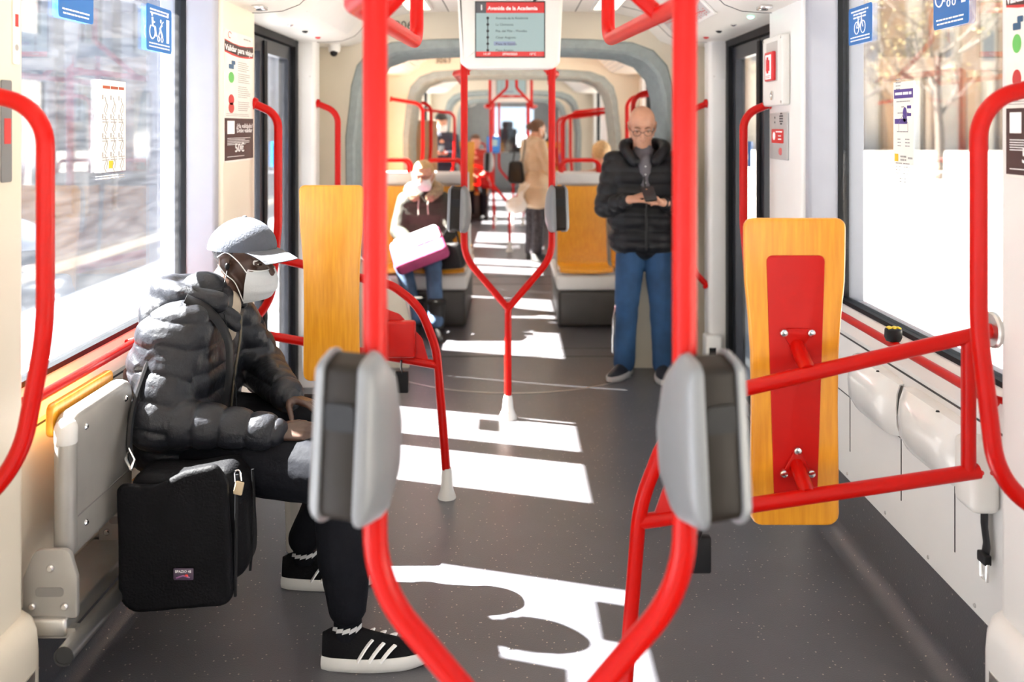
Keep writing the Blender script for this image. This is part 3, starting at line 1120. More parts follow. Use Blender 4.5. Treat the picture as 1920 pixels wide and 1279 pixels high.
def seat(x, y, d, label):
    o = thing('tram_seat', (x, y, 0), label, 'seat', 'yellow wooden tram seats')
    seat_mesh_parts(o, x, y, d)
    return o
SKIRT = mat('dark_plinth', (.05, .046, .042), rough=.45, var=.1, bump=.1, bscale=150)
for s, side in ((-1, 'left'), (1, 'right')):
    o = thing('seat_plinth', (s*.8, 7.9, 0), 'white and dark plinth carrying the seats on the %s past the gangway' % side, 'plinth')
    MB().rbb(s*.36, s*1.235, 7.22, 8.5, 0, .285, .03).build('dark_base', SKIRT, o)
    MB().rbb(s*.345, s*1.235, 7.205, 8.5, .285, .405, .03).build('white_shelf', WHITEP, o)
for x, y, d, lb in ((-.575, 7.2, -1, 'yellow seat under the seated woman in the green parka'),
                 (-1.017, 7.2, -1, 'empty yellow window seat left of the seated woman'),
                 (.575, 7.2, -1, 'empty yellow seat facing us, left of the standing man'),
                 (1.017, 7.2, -1, 'yellow window seat hidden behind the standing man'),
                 (-.575, 8.55, 1, 'yellow aisle seat turned away, behind the seated woman'),
                 (-1.017, 8.55, 1, 'yellow window seat turned away at the far left of the seat section'),
                 (.575, 8.55, 1, 'yellow aisle seat turned away, behind the empty facing seat'),
                 (1.017, 8.55, 1, 'yellow window seat turned away at the far right of the seat section')):
    seat(x, y, d, lb)
# seats far down the car
for x, y, d, lb in ((-.62, 15.6, -1, 'far yellow seat left of the aisle beyond the third gangway'), (.62, 15.6, -1, 'far yellow seat right of the aisle beyond the third gangway')):
    o = seat(x, y, d, lb)
    MB().rbb(x-.22, x+.22, y+.02, y+.5, 0, .41, .02).build('pedestal', SKIRT, o)
# tan draught screen in the far left bay
o = thing('draught_screen', (-.98, 10.0, 0), 'tan panel behind the red handles at the far left', 'partition')
MB().rbb(-1.165, -.80, 10.0, 10.03, .15, 1.62, .01).build('panel', mat('tan_laminate', (.36, .29, .23), rough=.5), o)
for x in (-1.15, -.82):
    MB().tube([(x, 10.015, 0), (x, 10.015, .2)], .015, 10).build('post', RED, o)

# ------------------------------------------------------------------ folded seats, notices and small fittings
# left folding seats: the near one is folded up, the far one carries the man
def folding_seat(y0, y1, folded, label):
    o = thing('folding_seat', (-1.17, (y0+y1)/2, .3), label, 'folding seat', 'left folding seats')
    ym = (y0+y1)/2
    # wall carrier below
    MB().rbb(-1.24, -1.10, y0-.06, y1+.03, .29, .335, .008).build('carrier_plate', STEEL, o)
    for yy in (y0-.035, y1+.01):
        ol = round_poly([(.0, .0), (.135, .0), (.135, .10), (.115, .17), (.03, .17), (.0, .10)], [.006, .006, .02, .06, .06, .02], 5)
        M = frame((-1.215, yy+.008, .33), (1, 0, 0), (0, 0, 1))
        br = MB().slab(ol, .016, M, .003).build('hinge_bracket', SEATGREY, o)
        b = MB()
        for a, c in ((.025, .03), (.105, .03), (.07, .125)):
            b.lathe([(.010, 0), (.010, .003), (.006, .008)], (-1.215+a, yy-.008, .33+c), (0, -1, 0), 12)
        b.build('bolt', CHROME, br)
        s = MB()
        s.slab(rrect(.07, .022, .008), .002, frame((-1.215+.067, yy-.0075, .33+.065), (1, 0, 0), (0, 0, 1)))
        s.build('slot', mat('slot_grey', (.2, .19, .18), rough=.5), br)
    if folded:
        # thick pan standing upright against the wall, underside outward
        G = round_poly([(y0, .455), (y1, .455), (y1, .82), (y0, .82)], [.02, .02, .05, .05], 5)
        M = frame((-1.165, 0, 0), (0, 1, 0), (0, 0, 1))
        MB().slab(G, .055, M, .018, 3).build('seat_pan', SEATGREY, o)
        sidep = []
        MB().cap((-1.13, y0+.005, .49), (-1.13, y0+.005, .76), .028, .026).build('pan_edge', SEATGREY, o)
        MB().cap((-1.13, y0+.005, .76), (-1.13, y0+.005, .785), .029, .028).build('edge_cap', WHITEP, o)
        MB().slab(round_poly([(y0+.012, .755), (y1-.005, .755), (y1-.005, .842), (y0+.012, .842)], [.02, .02, .05, .05], 5), .02, frame((-1.187, 0, 0), (0, 1, 0), (0, 0, 1)), .005).build('wooden_pad', WOOD, o)
        b = MB()
        for yy, z in ((y0+.07, .77), (y1-.06, .77), (y0+.07, .52)):
            b.lathe([(.009, 0), (.009, .002), (.005, .006)], (-1.11, yy, z), (1, 0, 0), 12)
        b.build('bolt', CHROME, o)
        MB().bb(-1.11, -1.1085, y0+.02, y1, .554, .558).build('fold_line', mat('slot_grey', (.2, .19, .18)), o)
    else:
        G = round_poly([(-1.17, y0), (-.80, y0), (-.80, y1), (-1.17, y1)], [.02, .05, .05, .02], 5)
        MB().slab(G, .03, Matrix.Translation((0, 0, .425)), .01, 3).build('seat_pan', SEATGREY, o)
        MB().slab([(x*.985-.015, y) for x, y in G], .014, Matrix.Translation((0, 0, .454)), .004).build('wooden_pad', WOOD, o)
    return o
folding_seat(2.36, 2.74, True, 'silver folding seat tipped up against the left wall')
folding_seat(2.80, 3.24, False, 'folding seat the man in the cap sits on')
tb = thing('floor_tube', (-1.08, 2.5, .31), 'steel tube under the tipped-up left seat, open at its near end', 'tube')
MB().tube([(-1.075, 2.24, .28), (-1.075, 3.2, .28)], .023, 18).build('tube', STEEL, tb)
MB().lathe([(.0235, 0), (.0235, .004), (.019, .004), (.019, -.03)], (-1.075, 2.239, .28), (0, -1, 0), 18).build('tube_mouth', DARKLINE, tb)
for y in (2.32, 2.75, 3.15):
    MB().bb(-1.24, -1.08, y-.012, y+.012, .285, .31).build('tube_clip', STEEL, tb)

# right: two white folded seat pads, belt box and hanging belt
TRANS = mat('milky_pad', (.80, .80, .78), rough=.22, var=.02, coat=.4)
for y0, y1, lb in ((2.95, 3.35, 'milky white folded seat pad on the right wall, farther one'), (2.52, 2.92, 'milky white folded seat pad on the right wall, nearer one')):
    o = thing('folded_pad', (1.2, (y0+y1)/2, .54), lb, 'seat pad', 'white folded pads')
    G = []
    for t, z in ((.0, .565), (.03, .56), (.055, .60), (.06, .66), (.055, .71), (.035, .745), (.0, .75)):
        q = []
        for k in range(9):
            u = -1+2*k/8
            e = 1-abs(u)**6*.55
            q.append((1.24-t*e, (y0+y1)/2+u*(y1-y0)/2, .655+(z-.655)*(1-.12*abs(u)**6)))
        G.append(q)
    MB().grid(G, -.006).build('pad', TRANS, o)
    MB().lathe([(.006, 0), (.004, .004)], (1.195, y0+.1, .75), (0, 0, 1), 8).build('stud', BLACKP, o)
o = thing('belt_box', (1.2, 2.42, .5), 'white box with two red dots on the right wall', 'belt box')
MB().rbb(1.165, 1.24, 2.36, 2.47, .565, .745, .02).build('box', WHITEP, o)
d = MB()
for x in (1.187, 1.215):
    d.lathe([(.0065, 0), (.0065, .002)], (x, 2.36, .675), (0, -1, 0), 12)
d.build('red_dot', RPRINT, o)
o = thing('seat_belt', (1.225, 2.4, .37), 'black belt strap with a steel tongue hanging on the right wall', 'seat belt')
MB().tube([(1.225, 2.42, .575), (1.222, 2.415, .52), (1.226, 2.41, .47), (1.22, 2.41, .43)], .02, 8, .18, (1, 0, 0)).build('strap', BLACKP, o)
MB().rbb(1.208, 1.228, 2.387, 2.428, .425, .452, .004).build('tongue_grip', BLACKP, o)
q = MB()
q.tube([(1.218, 2.39, .43), (1.218, 2.393, .385), (1.218, 2.42, .385), (1.218, 2.424, .43)], .005, 8)
q.build('tongue', CHROME, o)

def bike(mb, M, x, y, k, r=.0022):
    for cx in (-1, 1):
        stroke(mb, M, circ(x+cx*.62*k, y, .45*k, 16), r)
    P = lambda a, b: (x+a*k, y+b*k)
    stroke(mb, M, [P(-.62, 0), P(-.3, .62), P(.38, .62), P(-.05, 0), P(-.62, 0)], r)
    stroke(mb, M, [P(-.05, 0), P(-.38, .8)], r)
    stroke(mb, M, [P(-.52, .8), P(-.25, .8)], r*1.3)
    stroke(mb, M, [P(.62, 0), P(.34, .75), P(.28, .95), P(.48, 1.0)], r)
def wheelchair(mb, M, x, y, k, r=.003):
    P = lambda a, b: (x+a*k, y+b*k)
    stroke(mb, M, [(x+a, y+b) for a, b in circ(0, 0, .45*k, 16, 120, 390)], r)
    mb.slab(circ(*P(-.05, 1.15), .14*k, 12)[:-1], .001, M @ Matrix.Translation((0, 0, .001)))
    stroke(mb, M, [P(-.05, .95), P(0, .4), P(.4, .35), P(.55, -.2), P(.7, -.2)], r*1.7)
    stroke(mb, M, [P(0, .7), P(.35, .66)], r*1.3)
def pram(mb, M, x, y, k, r=.0024):
    P = lambda a, b: (x+a*k, y+b*k)
    for c in (-.25, .3):
        stroke(mb, M, circ(*P(c, -.35), .16*k, 10), r)
    stroke(mb, M, [P(-.25, -.2), P(.25, .6), P(.5, .75)], r)
    stroke(mb, M, [P(.3, -.2), P(-.1, .3), P(.2, .5)], r*2)
    mb.slab(circ(*P(.1, .75), .12*k, 10)[:-1], .001, M @ Matrix.Translation((0, 0, .001)))
def walker(mb, M, x, y, k):
    P = lambda a, b: (x+a*k, y+b*k)
    mb.slab(circ(*P(0, 1.2), .14*k, 12)[:-1], .001, M @ Matrix.Translation((0, 0, .001)))
    mb.slab([P(-.2, -.5), P(.2, -.5), P(.24, .95), P(-.24, .95)], .001, M @ Matrix.Translation((0, 0, .001)))
def sticker(s, y0, y1, z0, z1, kind, label):
    M = facing_left_wall((-1.2925, (y0+y1)/2, (z0+z1)/2)) if s < 0 else facing_right_wall((1.2925, (y0+y1)/2, (z0+z1)/2))
    w, h = y1-y0, z1-z0
    o = thing('window_sticker', (s*1.2925, (y0+y1)/2, z0), label, 'sticker', 'blue window stickers')
    a = MB()
    sheet(a, M, -w/2, w/2, -h/2, h/2, -.001, .002, .012)
    a.build('blue_sheet', BLUE, o)
    a = MB()
    if kind == 'bike':
        bike(a, M, 0, -.01, .05)
    else:
        wheelchair(a, M, -.07, -.015, .055)
        pram(a, M, .005, -.015, .06)
        walker(a, M, .08, -.015, .06)
    a.build('pictogram', WPRINT, o)
    a = MB()
    nt_ = 3 if kind == 'bike' else 2
    bars(a, M, -w*.42, h/2-.020, w*.84, nt_, .012, .006, .0014, .4, 3, True)
    bars(a, M, -w*.42, -h/2+.024, w*.84, 2, .012, .005, .0014, .1, 4, True)
    a.build('caption', WPRINT, o, 0)
# window plane X=1.28
sticker(-1, 2.66, 2.88, 1.865, 2.07, 'bike', 'blue bicycle sticker on the left window, cut by the top edge')
sticker(-1, 3.30, 3.54, 1.825, 1.99, 'chair', 'blue wheelchair and pram sticker at the top of the left window')
sticker(1, 3.35, 3.58, 1.86, 2.0, 'bike', 'blue bicycle sticker on the right window')
sticker(1, 2.64, 2.86, 1.845, 2.06, 'chair', 'blue wheelchair and pram sticker on the right window, cut by the top edge')

def notice(s, y0, y1, z0, z1, label, kind):
    M = facing_left_wall((-1.2925, (y0+y1)/2, (z0+z1)/2)) if s < 0 else facing_right_wall((1.2925, (y0+y1)/2, (z0+z1)/2))
    w, h = y1-y0, z1-z0
    o = thing('window_notice', (s*1.2925, (y0+y1)/2, z0), label, 'notice', 'paper notices on the windows')
    a = MB()
    sheet(a, M, -w/2, w/2, -h/2, h/2, -.001, .002)
    a.build('paper_sheet', PAPER, o)
    a = MB()
    if kind == 'wash':
        bars(a, M, -w*.42, h/2-.028, w*.84, 1, .01, .009, .0014, 0, 5)
        a.build('heading', mat('rust_print', (.35, .07, .03), rough=.6), o, 0)
        a = MB()
        for r in range(4):
            for c in range(3):
                x, y = -w/2+.03+c*w*.32, h/2-.085-r*h*.205
                sheet(a, M, x-.02, x-.012, y+.022, y+.036, .0014, .0004)
                stroke(a, M, [(x, y+.03), (x+.012, y+.01), (x-.006, y-.012), (x+.01, y-.028)], .0016)
                stroke(a, M, [(x+.004, y+.02), (x+.02, y+.004), (x+.012, y-.018)], .0014)
                bars(a, M, x-.018, y-.043, .05, 2, .008, .003, .0014, seed=r*3+c)
        a.build('drawings', GPRINT, o, 0)
        a = MB()
        sheet(a, M, -.035, -.005, -h/2+.012, -h/2+.036, .0012, .0005)
        a.build('yellow_mark', mat('yellow_print', (.75, .5, .02), rough=.6), o)
    else:
        PURPLE = mat('purple_print', (.08, .045, .25), rough=.6)
        a = MB()
        sheet(a, M, -w/2+.006, w/2-.006, h/2-.055, h/2-.025, .0012, .0005)
        sheet(a, M, -w/2+.012, w/2-.05, -h/2+.135, -h/2+.152, .0012, .0005)
        a.slab([(x*1.0+.012, y*1.6+h/2-.11) for x, y in circ(0, 0, .016, 14)[:-1]], .0005, M @ Matrix.Translation((0, 0, .0012)))
        sheet(a, M, .03, .06, h/2-.09, h/2-.08, .0012, .0005)
        sheet(a, M, .03, .06, h/2-.115, h/2-.105, .0012, .0005)
        a.build('purple_print', PURPLE, o)
        a = MB()
        bars(a, M, -w*.40, h/2-.044, w*.80, 1, .01, .009, .002, 0, 6)
        a.build('heading', WPRINT, o, 0)
        a = MB()
        for j, (x, y, ww, n) in enumerate(((-.06, .145, .045, 6), (-.055, .07, .11, 1), (-.015, .052, .03, 1), (-.045, .032, .09, 1), (-.03, .012, .06, 2), (-.05, -.03, .1, 1), (-.045, -.055, .03, 3), (.015, -.055, .035, 3), (-.06, -.135, .05, 4), (.0, -.135, .055, 4), (-.03, -.185, .07, 2))):
            bars(a, M, x, y, ww, n, .011, .0035, .0012, seed=j)
        bars(a, M, -.022, -h/2+.024, .045, 2, .011, .006, .0014, 0, 7)
        bars(a, M, .036, -h/2+.02, .035, 1, .01, .006, .0014, 0, 8)
        stroke(a, M, [(.0, .03), (-.035, .0), (-.035, -.03)], .001)
        stroke(a, M, [(.0, .03), (.035, .0), (.035, -.03)], .001)
        a.build('print', GPRINT, o, 0)
        a = MB()
        sheet(a, M, -w/2+.012, -w/2+.04, -h/2+.01, -h/2+.035, .0012, .0005)
        a.build('yellow_mark', mat('yellow_print', (.75, .5, .02), rough=.6), o)
notice(-1, 2.93, 3.12, 1.405, 1.70, 'cream hand-washing notice taped to the left window', 'wash')
notice(1, 3.00, 3.16, 1.425, 1.70, 'white notice with purple headings taped to the right window', 'virus')

# posters on the posts: left one in full view, near right one at the frame edge
def poster(s, x, y0, y1, z0, z1, label):
    M = facing_left_wall((-x, (y0+y1)/2, z0)) if s < 0 else facing_right_wall((x, (y0+y1)/2, z0))
    w, h = .25, z1-z0
    M = M @ Matrix.Diagonal(((y1-y0)/w, 1, 1, 1))
    o = thing('fare_poster', (s*x, (y0+y1)/2, z0), label, 'poster')
    a = MB()
    sheet(a, M, -w/2, w/2, 0, h, -.001, .003, .01)
    a.build('white_sheet', mat('poster_white', (.80, .77, .72), rough=.4), o)
    a = MB()
    a.slab([(-w/2, h*.83), (-w/4, h*.815), (0, h*.81), (w/4, h*.815), (w/2, h*.83), (w/2, h*.925), (w/4, h*.91), (0, h*.905), (-w/4, h*.91), (-w/2, h*.925)], .0006, M @ Matrix.Translation((0, 0, .0022)))
    a.build('red_band', RPRINT, o)
    a = MB()
    a.slab([(-w/2, h*.84), (0, h*.82), (w/2, h*.84), (w/2, h*.915), (0, h*.895), (-w/2, h*.915)], .0008, M @ Matrix.Translation((0, 0, .0024)))
    a.build('dark_band', mat('poster_dark', (.05, .02, .02), rough=.45), o)
    a = MB()
    sheet(a, M, -w/2, w/2, h*.015, h*.335, .0022, .0008)
    a.build('dark_block', mat('poster_dark', (.05, .02, .02), rough=.45), o)
    a = MB()
    put_text(a, M, 0, h*.845, 'Validar para viajar', .135*w, 'CENTER', .0036, .0006)
    put_text(a, M, w*.18, h*.26, '¿Ha validado?', .11*w, 'CENTER', .0034)
    put_text(a, M, w*.18, h*.225, 'Debe validar', .11*w, 'CENTER', .0034)
    put_text(a, M, 0, h*.075, '50€', .2*w, 'CENTER', .0034, .0006)
    bars(a, M, -w*.42, h*.18, w*.84, 5, h*.012, .0022, .0034, .3)
    bars(a, M, -w*.42, h*.04, w*.6, 1, .01, .0022, .0034)
    sheet(a, M, -w*.42, -w*.18, h*.215, h*.315, .0032, .0004)
    a.build('white_lettering', WPRINT, o, 0)
    a = MB()
    for j, yy in enumerate((.77, .68, .58, .46)):
        bars(a, M, -w*.05, h*yy, w*.45, 5 if j != 2 else 6, h*.016, .0028, .0024, .35, j)
    bars(a, M, -w*.45, h*.365, w*.8, 2, h*.013, .002, .0024)
    bars(a, M, w*.15, h*.96, w*.28, 1, .01, .006, .0024, 0, 8)
    a.build('print', GPRINT, o, 0)
    for nm, col, yy in (('green_tick', (.12, .45, .10), .645), ('red_cross', (.5, .03, .03), .475), ('red_mark', (.5, .05, .04), .415)):
        a = MB()
        a.slab([(-w*.28+px*w*.09, h*yy+py*w*.09) for px, py in circ(0, 0, 1, 18)[:-1]], .0008, M @ Matrix.Translation((0, 0, .0022)))
        a.build(nm, mat(nm, col, rough=.5), o)
    a = MB()
    sheet(a, M, -w*.36, -w*.20, h*.71, h*.745, .0022, .0008, .004)
    sheet(a, M, -w*.27, -w*.15, h*.745, h*.775, .0022, .0008, .004)
    a.build('card_drawing', mat('card_blue', (.03, .09, .18), rough=.5), o)
    a = MB()
    stroke(a, M, circ(-w*.33, h*.965, w*.05, 12, 30, 300), .0015, .0024)
    a.build('logo', RPRINT, o)
poster(-1, 1.154, 3.74, 4.15, 1.405, 1.945, 'red and white Validar para viajar poster on the left post')
poster(1, 1.189, 2.03, 2.24, 1.43, 1.92, 'poster seen edge-on on the right near post')
# left near post: narrow grey plate and vertical card slot
o = thing('post_plate', (-1.15, 2.1, 1.44), 'narrow grey plate with red print on the left near post', 'plate')
M = facing_left_wall((-1.189, 2.19, 1.57))
a = MB()
sheet(a, M, -.022, .022, -.15, .09, 0, .004, .006)
a.build('plate', VGREY, o)
a = MB()
sheet(a, M, -.012, .016, -.06, .0, .004, .001)
a.build('red_print', RPRINT, o)
o = thing('post_card', (-1.19, 2.22, 1.75), 'small pale card above the grey plate on the left near post', 'card')
a = MB()
M = facing_left_wall((-1.189, 2.235, 1.82))
sheet(a, M, -.014, .014, -.12, .14, 0, .003, .006)
a.build('card', PAPER, o)
a = MB()
a.slab(circ(0, -.08, .008, 14)[:-1], .001, M @ Matrix.Translation((0, 0, .003)))
a.build('round_mark', GPRINT, o)
a = MB()
sheet(a, M, -.007, .007, -.03, .0, .003, .001)
a.build('red_mark', RPRINT, o)

# right post: emergency handle box and passenger intercom
o = thing('emergency_box', (1.15, 4.0, 1.62), 'white emergency handle box with red handle on the right post', 'emergency box')
M = facing_right_wall((1.1545, 4.02, 1.79))
a = MB()
a.slab(rrect(.30, .30, .012), .035, M, .008, 3)
a.build('housing', WHITEP, o)
a = MB()
sheet(a, M, -.085, .085, -.045, .125, .035, .001, .004)
a.build('recess', mat('recess_grey', (.45, .44, .42), rough=.5), o)
h_ = MB()
h_.slab(rrect(.125, .125, .008), .016, M @ Matrix.Translation((0, .02, .035)), .004)
hd = h_.build('red_handle', mat('alarm_red', (.6, .015, .02), rough=.35), o)
a = MB()
sheet(a, M, -.045, .045, -.035, .07, .0512, .0006, .003)
a.build('white_pictogram_plate', WPRINT, hd)
a = MB()
stroke(a, M, [(0, .06), (.0, -.01)], .006, .053)
stroke(a, M, [(-.02, .05), (-.02, .0)], .003, .053)
stroke(a, M, [(.0, .03), (.02, .045), (.02, .0)], .004, .053)
bars(a, M, -.035, -.022, .07, 2, .007, .0025, .052)
a.build('pictogram', mat('alarm_red', (.6, .015, .02)), hd)
a = MB()
a.lathe([(.02, 0), (.02, .006), (.013, .008), (.013, .004)], M @ V(.01, -.105, .035), M.to_3x3() @ V(0, 0, 1), 16)
a.build('key_lock', CHROME, o)
a = MB()
for x in (-.135, .135):
    for y in (-.135, .135):
        a.lathe([(.006, 0), (.006, .003)], M @ V(x, y, .035), M.to_3x3() @ V(0, 0, 1), 8)
a.build('screw', STEEL, o)
o = thing('intercom', (1.15, 4.02, 1.43), 'grey passenger intercom plate with a red label below the emergency box', 'intercom')
M = facing_right_wall((1.1545, 4.02, 1.51))
a = MB()
a.slab(rrect(.26, .20, .006), .008, M, .002)
a.build('plate', mat('intercom_grey', (.46, .46, .46), rough=.4, metal=.3), o)
a = MB()
sheet(a, M, -.10, .08, -.03, .03, .008, .001, .006)
a.build('red_label', mat('alarm_red', (.6, .015, .02)), o)
a = MB()
a.slab([(x-.06, y) for x, y in circ(0, 0, .018, 14)[:-1]], .001, M @ Matrix.Translation((0, 0, .009)))
bars(a, M, -.03, .016, .10, 1, .01, .006, .0095, 0, 9)
bars(a, M, .0, -.001, .05, 2, .014, .005, .0095, .3, 10, True)
a.build('label_print', WPRINT, o, 0)
a = MB()
for r in range(5):
    for c in range(5):
        if (r-2)**2+(c-2)**2 < 7:
            a.lathe([(.0035, 0), (.0035, .001)], M @ V(.045+(c-2)*.011, .075+(r-2)*.011, .008), M.to_3x3() @ V(0, 0, 1), 6)
a.lathe([(.005, 0), (.005, .001)], M @ V(-.05, .08, .008), M.to_3x3() @ V(0, 0, 1), 8)
a.lathe([(.005, 0), (.005, .001)], M @ V(-.05, .06, .008), M.to_3x3() @ V(0, 0, 1), 8)
a.build('speaker_holes', BLACKP, o)
a = MB()
a.lathe([(.016, 0), (.016, .004), (.012, .007)], M @ V(.04, -.065, .008), M.to_3x3() @ V(0, 0, 1), 16)
a.build('call_button', mat('button_pink', (.6, .12, .12), rough=.4), o)

# route maps in the ceiling coves, small hatches over the door jambs, dome cameras
for s in (-1, 1):
    side = 'left' if s < 0 else 'right'
    o = thing('route_map', (s*.9, 4.88, 2.1), 'slanted route map panel with red print in the %s ceiling cove' % side, 'route map')
    dvec = V(s*.075, 0, -.075).normalized()
    M = frame((s*.905, 4.88, 2.134), (0, -s*-1.0 if s < 0 else -1, 0), -dvec)
    a = MB()
    a.slab(rrect(1.06, .145, .01), .012, M, .003)
    a.build('frame', WHITEP, o)
    a = MB()
    sheet(a, M, -.50, .50, -.052, .052, .012, .001)
    a.build('map_sheet', mat('map_sheet', (.48, .47, .47), rough=.3), o)
    a = MB()
    for j in range(22):
        x = -.45+.042*j
        bars(a, M, x, -.02+.012*math.sin(j*2.1), .026, 3, .012, .004, .0132, .5, j)
    stroke(a, M, [(-.45, .025), (.45, -.03)], .002, .0135)
    a.build('line_print', RPRINT, o)
    a = MB()
    bars(a, M, -.47, .035, .1, 1, .01, .008, .0134, 0, 11)
    bars(a, M, -.47, .02, .2, 2, .009, .003, .0134)
    a.build('title', GPRINT, o, 0)
    o = thing('dome_camera', (s*1.05, 5.75, 2.0), 'small white dome camera above the %s door jamb' % side, 'camera')
    MB().lathe([(.035, .03), (.04, .0), (.035, -.03), (.02, -.04)], (s*1.10, 5.78, 2.045), (0, 0, 1), 18).build('housing', WHITEP, o)
    MB().ell((s*1.10, 5.765, 2.008), .024, None, 14, 9).build('lens_dome', BLACKP, o)
    o = thing('jamb_hatch', (s*1.17, 5.6, 1.83), 'small screwed cover plate at the top of the %s door jamb' % side, 'cover plate')
    M = facing_camera((s*1.235, 5.548, 1.94))
    a = MB()
    a.slab(rrect(.10, .21, .008), .004, M, .001)
    a.build('plate', WHITE, o)
    a = MB()
    for x in (-.035, .035):
        a.lathe([(.006, 0), (.006, .002)], M @ V(x, -.09, .004), (0, -1, 0), 8)
    a.build('screw', STEEL, o)
# blue notices on the door glass
for s in (-1, 1):
    o = thing('door_sticker', (s*1.312, 5.2, 1.33), 'small blue sticker on the %s door glass' % ('left' if s < 0 else 'right'), 'sticker')
    M = facing_left_wall((-1.312, 5.22, 1.4)) if s < 0 else facing_right_wall((1.312, 5.22, 1.4))
    a = MB()
    sheet(a, M, -.09, .09, -.07, .07, -.001, .002, .01)
    a.build('sheet', BLUE, o)
    a = MB()
    bike(a, M, 0, -.015, .04)
    a.build('pictogram', WPRINT, o)

# ------------------------------------------------------------------ the street outside
GZ = -.36
ST = lambda *a, **k: tag(*a, kind='structure', **k)
ASPH = mat('asphalt', (.17, .185, .22), rough=.85, var=.12, vscale=1.2, bump=.2, bscale=30)  # bluish street shade is mixed into the road colour
SHADEST = mat('shade_stone', (.15, .18, .25), rough=.85, var=.1, vscale=.7)  # pale stone darkened and blued, the shade painted into its colour
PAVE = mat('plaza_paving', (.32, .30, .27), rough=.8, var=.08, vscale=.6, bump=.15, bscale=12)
STONE = mat('ochre_stone', (.17, .105, .062), rough=.8, var=.15, vscale=.8, bump=.3, bscale=4)
STONE2 = mat('pale_render', (.36, .32, .27), rough=.85, var=.1, vscale=.7)
FACADE = mat('shade_blue_render', (.10, .13, .20), rough=.85, var=.12, vscale=.5)  # pale front, its blue skylit shade painted into the base colour
DGLASS = mat('dark_window', (.06, .08, .11), rough=.1, var=.1, coat=.5)
BDOOR = mat('slate_door', (.10, .16, .24), rough=.5, var=.1)
KERB = mat('kerb_stone', (.38, .37, .36), rough=.8, var=.1)
g = thing('ground', (0, 30, GZ), kind='structure')
MB().bb(-80, 90, -60, 220, GZ-.3, GZ).build('road', ASPH, g)
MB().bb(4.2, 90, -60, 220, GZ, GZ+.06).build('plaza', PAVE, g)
MB().bb(-80, -6.2, -60, 220, GZ, GZ+.12).build('pavement', mat('shade_paving', (.17, .18, .22), rough=.85, var=.1, vscale=.8), g)  # paving copy with the shade put into its darker, bluer colour
MB().bb(-6.2, -5.95, -60, 220, GZ, GZ+.13).build('kerb', KERB, g)
MB().bb(3.95, 4.2, -60, 220, GZ, GZ+.07).build('kerb', KERB, g)
for x in (-3.9, -2.45, 1.9, 3.3):
    MB().bb(x-.03, x+.03, -60, 220, GZ, GZ+.012).build('rail_track', STEEL, g)

def facade(name, x, y0, y1, h, s, m, label, bay=4.2, storeys=2, mdoor=None, pil=.9):
    """row-house front parallel to the track; s=+1 it stands on the right and looks left"""
    o = thing(name, (x, (y0+y1)/2, GZ), label, 'building')
    MB().bb(x, x+s*8, y0, y1, GZ, h).build('wall', m, o)
    MB().bb(x-s*.35, x+s*.2, y0, y1, h-.4, h).build('cornice', SHADEST, o)
    MB().bb(x-s*.12, x+s*.1, y0, y1, 3.6, 3.85).build('string_course', SHADEST, o)
    n = int((y1-y0)/bay)
    sh = (h-4.6)/max(1, storeys-1) if storeys > 1 else 0
    for k in range(n):
        yc = y0+bay*(k+.5)
        for f in range(storeys):
            zb = GZ+.3 if f == 0 else 4.2+sh*(f-1)
            hh = 2.9 if f == 0 else min(sh-.7, 2.1)
            w = bay*.42 if f == 0 else 1.2
            fr = MB()
            for a, b, c, d in ((yc-w/2-.12, yc-w/2, zb, zb+hh), (yc+w/2, yc+w/2+.12, zb, zb+hh), (yc-w/2-.12, yc+w/2+.12, zb+hh, zb+hh+.15)):
                fr.bb(x-s*.08, x+s*.05, a, b, c, d)
            wn = fr.build('window' if f else 'shop_opening', SHADEST, o)
            MB().bb(x-s*.02, x+s*.05, yc-w/2, yc+w/2, zb, zb+hh).build('pane', (mdoor or DGLASS) if f == 0 and k % 3 == 0 else DGLASS, wn)
        MB().bb(x-s*.3, x+s*.1, y0+bay*k-pil/2, y0+bay*k+pil/2, GZ, h-.4).build('pilaster', SHADEST if k % 2 else m, o)
    return o
facade('street_front', -13.5, 4, 38, 9.2, -1, FACADE, 'street front with blue shade in its colour, behind the left window', 4.0, 3)
facade('street_front', -13.5, 39.5, 80, 9.0, -1, mat('shade_render', (.13, .16, .23), rough=.85, var=.1), 'second street front farther along on the left', 4.4, 3)  # this render's colour carries the bluish shade too
o = thing('arcade_building', (45, 79, GZ), 'pale ochre arcade building beyond the plaza, through the right window', 'building')
MB().bb(14, 80, 75, 84, GZ, 17).build('wall', STONE2, o)
MB().bb(14, 80, 74.4, 75, 13.5, 14.2).build('cornice', STONE2, o)
MB().bb(14, 80, 74.8, 75, 5.6, 6.0).build('string_course', STONE2, o)
for k in range(20):
    x = 15+3.1*k
    w = 1.15+.35*(k % 3)
    MB().bb(x-w/2, x+w/2, 74.55, 75, GZ, 13.5).build('pilaster', STONE, o)
    xc = x+1.55
    wn = MB().bb(xc-.62, xc+.62, 74.9, 75, 6.6, 9.4).build('window', STONE2, o)
    MB().bb(xc-.45, xc+.45, 74.86, 74.9, 6.8, 9.2).build('pane', mat('soft_window', (.10, .10, .11), rough=.3), wn)
    if k % 3 == 2:
        dr = MB().bb(xc-.62, xc+.62, 74.88, 75, GZ, 3.3).build('arcade_door', BDOOR, o)
        MB().bb(xc-.3, xc+.3, 74.84, 74.88, 1.2, 1.9).build('pane', STONE2, dr)

